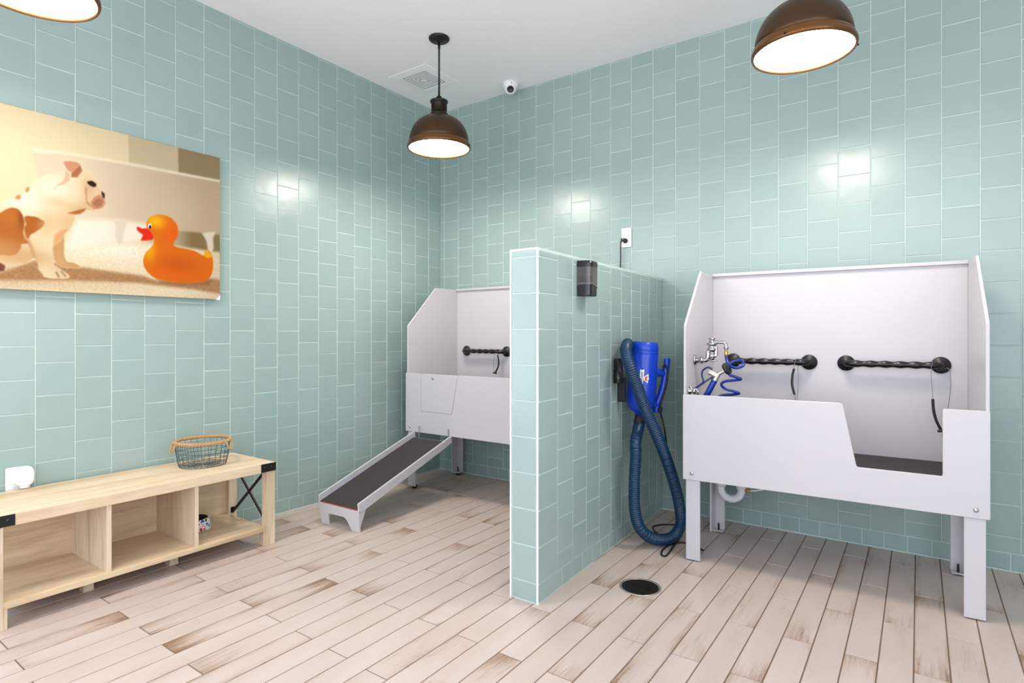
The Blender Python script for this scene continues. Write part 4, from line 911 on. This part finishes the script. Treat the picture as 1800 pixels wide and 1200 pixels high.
tb = blur(inside(PIC['tub']), 3); put(tb, (232, 214, 184)); put(tb * np.clip((GX - 560) / 600, 0, 1), (196, 172, 142)); put(tb * gauss(900, 470, 200, 120), (214, 194, 164), .6)
put(blur(inside(PIC['rim']), 2), (250, 240, 214), .8)
put(blur(inside(PIC['under']), 3), (206, 190, 158)); put(blur(inside(PIC['under']), 3) * np.clip((GX - 960) / 120, 0, 1), (140, 118, 78))
put(blur(inside(PIC['white']), 5), (250, 240, 222), .9)
fl = blur(inside(PIC['floor']), 5); put(fl, (240, 222, 188)); put(fl * gauss(690, 240, 260, 70), (254, 244, 222), .9); put(fl * gauss(200, 60, 500, 60), (208, 182, 142), .9); put(fl * np.clip((GX - 1000) / 250, 0, 1), (216, 194, 160), .7)
rngp = np.random.RandomState(3); tx = blur(rngp.normal(0, 1, GX.shape), 1)
put(blur(inside(PIC['shad']), 3), (170, 122, 78), .85)
img += (tx * 16)[..., None] * fl[..., None]
for nm in ('foot1', 'foot2'):
    k = blur(inside(PIC[nm]), 2); put(k, (226, 214, 194))
dog = blur(inside(spoly(PIC['dog'])), 1)
put(dog, (234, 212, 172))
put(dog * gauss(440, 480, 110, 110), (248, 236, 210), .9); put(dog * gauss(330, 405, 90, 60), (252, 242, 222), .9); put(dog * gauss(585, 440, 45, 70), (226, 190, 142), .7)
put(dog * gauss(500, 330, 90, 60), (222, 186, 134), .75); put(dog * gauss(430, 190, 40, 110), (240, 224, 190), .7); put(dog * gauss(330, 150, 120, 40), (206, 166, 116), .8)
put(dog * blur(inside(spoly(PIC['leg2'])), 1), (204, 158, 106)); put(dog * blur(inside(PIC['chest']), 2), (222, 168, 114))
put(dog * blur(inside(PIC['fsh']), 2), (176, 128, 82), .7)
for nm in ('br1', 'br2'):
    k = dog * blur(inside(spoly(PIC[nm])), 1); put(k, (176, 98, 34)); put(k * gauss(290, 320, 60, 60), (196, 120, 52), .6); put(k * gauss(330, 330, 12, 60), (128, 62, 18), .6); put(k * gauss(385, 345, 30, 22), (146, 74, 26), .5)
put(dog * gauss(590, 520, 26, 40), (206, 164, 118), .55); put(dog * gauss(655, 520, 30, 50), (214, 172, 122), .6); put(dog * gauss(560, 400, 60, 30), (208, 164, 112), .5)
put(dog * gauss(470, 420, 70, 26), (222, 190, 142), .55); put(dog * gauss(640, 580, 40, 26), (240, 224, 190), .6); put(dog * gauss(420, 300, 30, 60), (216, 182, 134), .5)
put(dog * gauss(480, 120, 40, 60), (214, 176, 126), .45); put(dog * gauss(250, 170, 140, 60), (214, 172, 120), .6)
for nm in ('sp1', 'sp2'): put(blur(inside(PIC[nm]), 1), (202, 140, 76), .9)
put(blur(inside(PIC['ear2']), 1), (180, 116, 82)); put(blur(inside(spoly(PIC['ear1'])), 1), (214, 152, 120)); put(inside(spoly(PIC['ear1'])) * gauss(487, 597, 8, 8), (90, 50, 36), .8)
put(blur(inside(PIC['ear3']), 1), (226, 178, 146), .85)
for nm, c, al in (('fold1', (176, 126, 84), .6), ('muz', (196, 138, 102), .95), ('muz2', (168, 112, 82), .8), ('jaw', (176, 102, 44), .9), ('toe1', (120, 86, 60), .7), ('toe2', (120, 86, 60), .7), ('hind', (120, 60, 50), .9)): put(blur(inside(PIC[nm]), 1), c, al)
put(blur(inside(spoly(PIC['eye'])), 1), (48, 26, 18)); put(blur(inside(PIC['nose']), 1), (34, 24, 22))
put(blur(inside(PIC['dsh']), 3), (150, 104, 66), .7)
dk = blur(inside(spoly(PIC['duck'], 3)), 1); put(dk, (228, 112, 6))
put(dk * gauss(893, 400, 50, 38), (255, 196, 10), .95); put(dk * gauss(862, 235, 34, 60), (250, 178, 10), .9); put(dk * gauss(980, 350, 40, 50), (240, 100, 8), .7); put(dk * gauss(1000, 180, 110, 45), (206, 92, 6), .8); put(dk * gauss(1060, 130, 160, 20), (232, 104, 10), .7)
put(blur(inside(PIC['tail']), 1), (246, 184, 24), .9); put(blur(inside(PIC['beak']), 1), (232, 44, 14)); put(inside(PIC['ew']), (246, 240, 230)); put(inside(PIC['ep']), (24, 18, 14))
img = np.clip(img, 0, 255) / 255.0; img = np.clip((img - .06) * .85 + .02, 0, 1); lin = np.where(img <= .04045, img / 12.92, ((img + .055) / 1.055) ** 2.4)
vx = np.stack([np.full(GX.size, CX - .004), (GX / 1000 + CY0 + 2.545).ravel(), (GZ / 1000).ravel()], 1)
idx = np.arange(NX * NZ).reshape(NZ, NX); q = np.stack([idx[:-1, :-1], idx[:-1, 1:], idx[1:, 1:], idx[1:, :-1]], -1).reshape(-1, 4)
me = bpy.data.meshes.new('printed_face'); me.vertices.add(len(vx)); me.vertices.foreach_set('co', vx.astype(np.float32).ravel())
me.loops.add(q.size); me.loops.foreach_set('vertex_index', q.astype(np.int32).ravel()); me.polygons.add(len(q)); me.polygons.foreach_set('loop_start', np.arange(0, q.size, 4, dtype=np.int32)); me.polygons.foreach_set('loop_total', np.full(len(q), 4, dtype=np.int32)); me.update()
ca = me.attributes.new('print', 'FLOAT_COLOR', 'POINT'); ca.data.foreach_set('color', np.concatenate([lin.reshape(-1, 3), np.ones((lin[..., 0].size, 1))], 1).astype(np.float32).ravel())
m = mat('canvas_picture', (1, 1, 1, 1), .75, 0, .2); t = NT(m); at = t.n('ShaderNodeAttribute', attribute_name='print'); t.l(at.outputs['Color'], t.p.inputs['Base Color']); me.materials.append(m)
po = bpy.data.objects.new('printed_face', me); COL.objects.link(po); po.parent = T
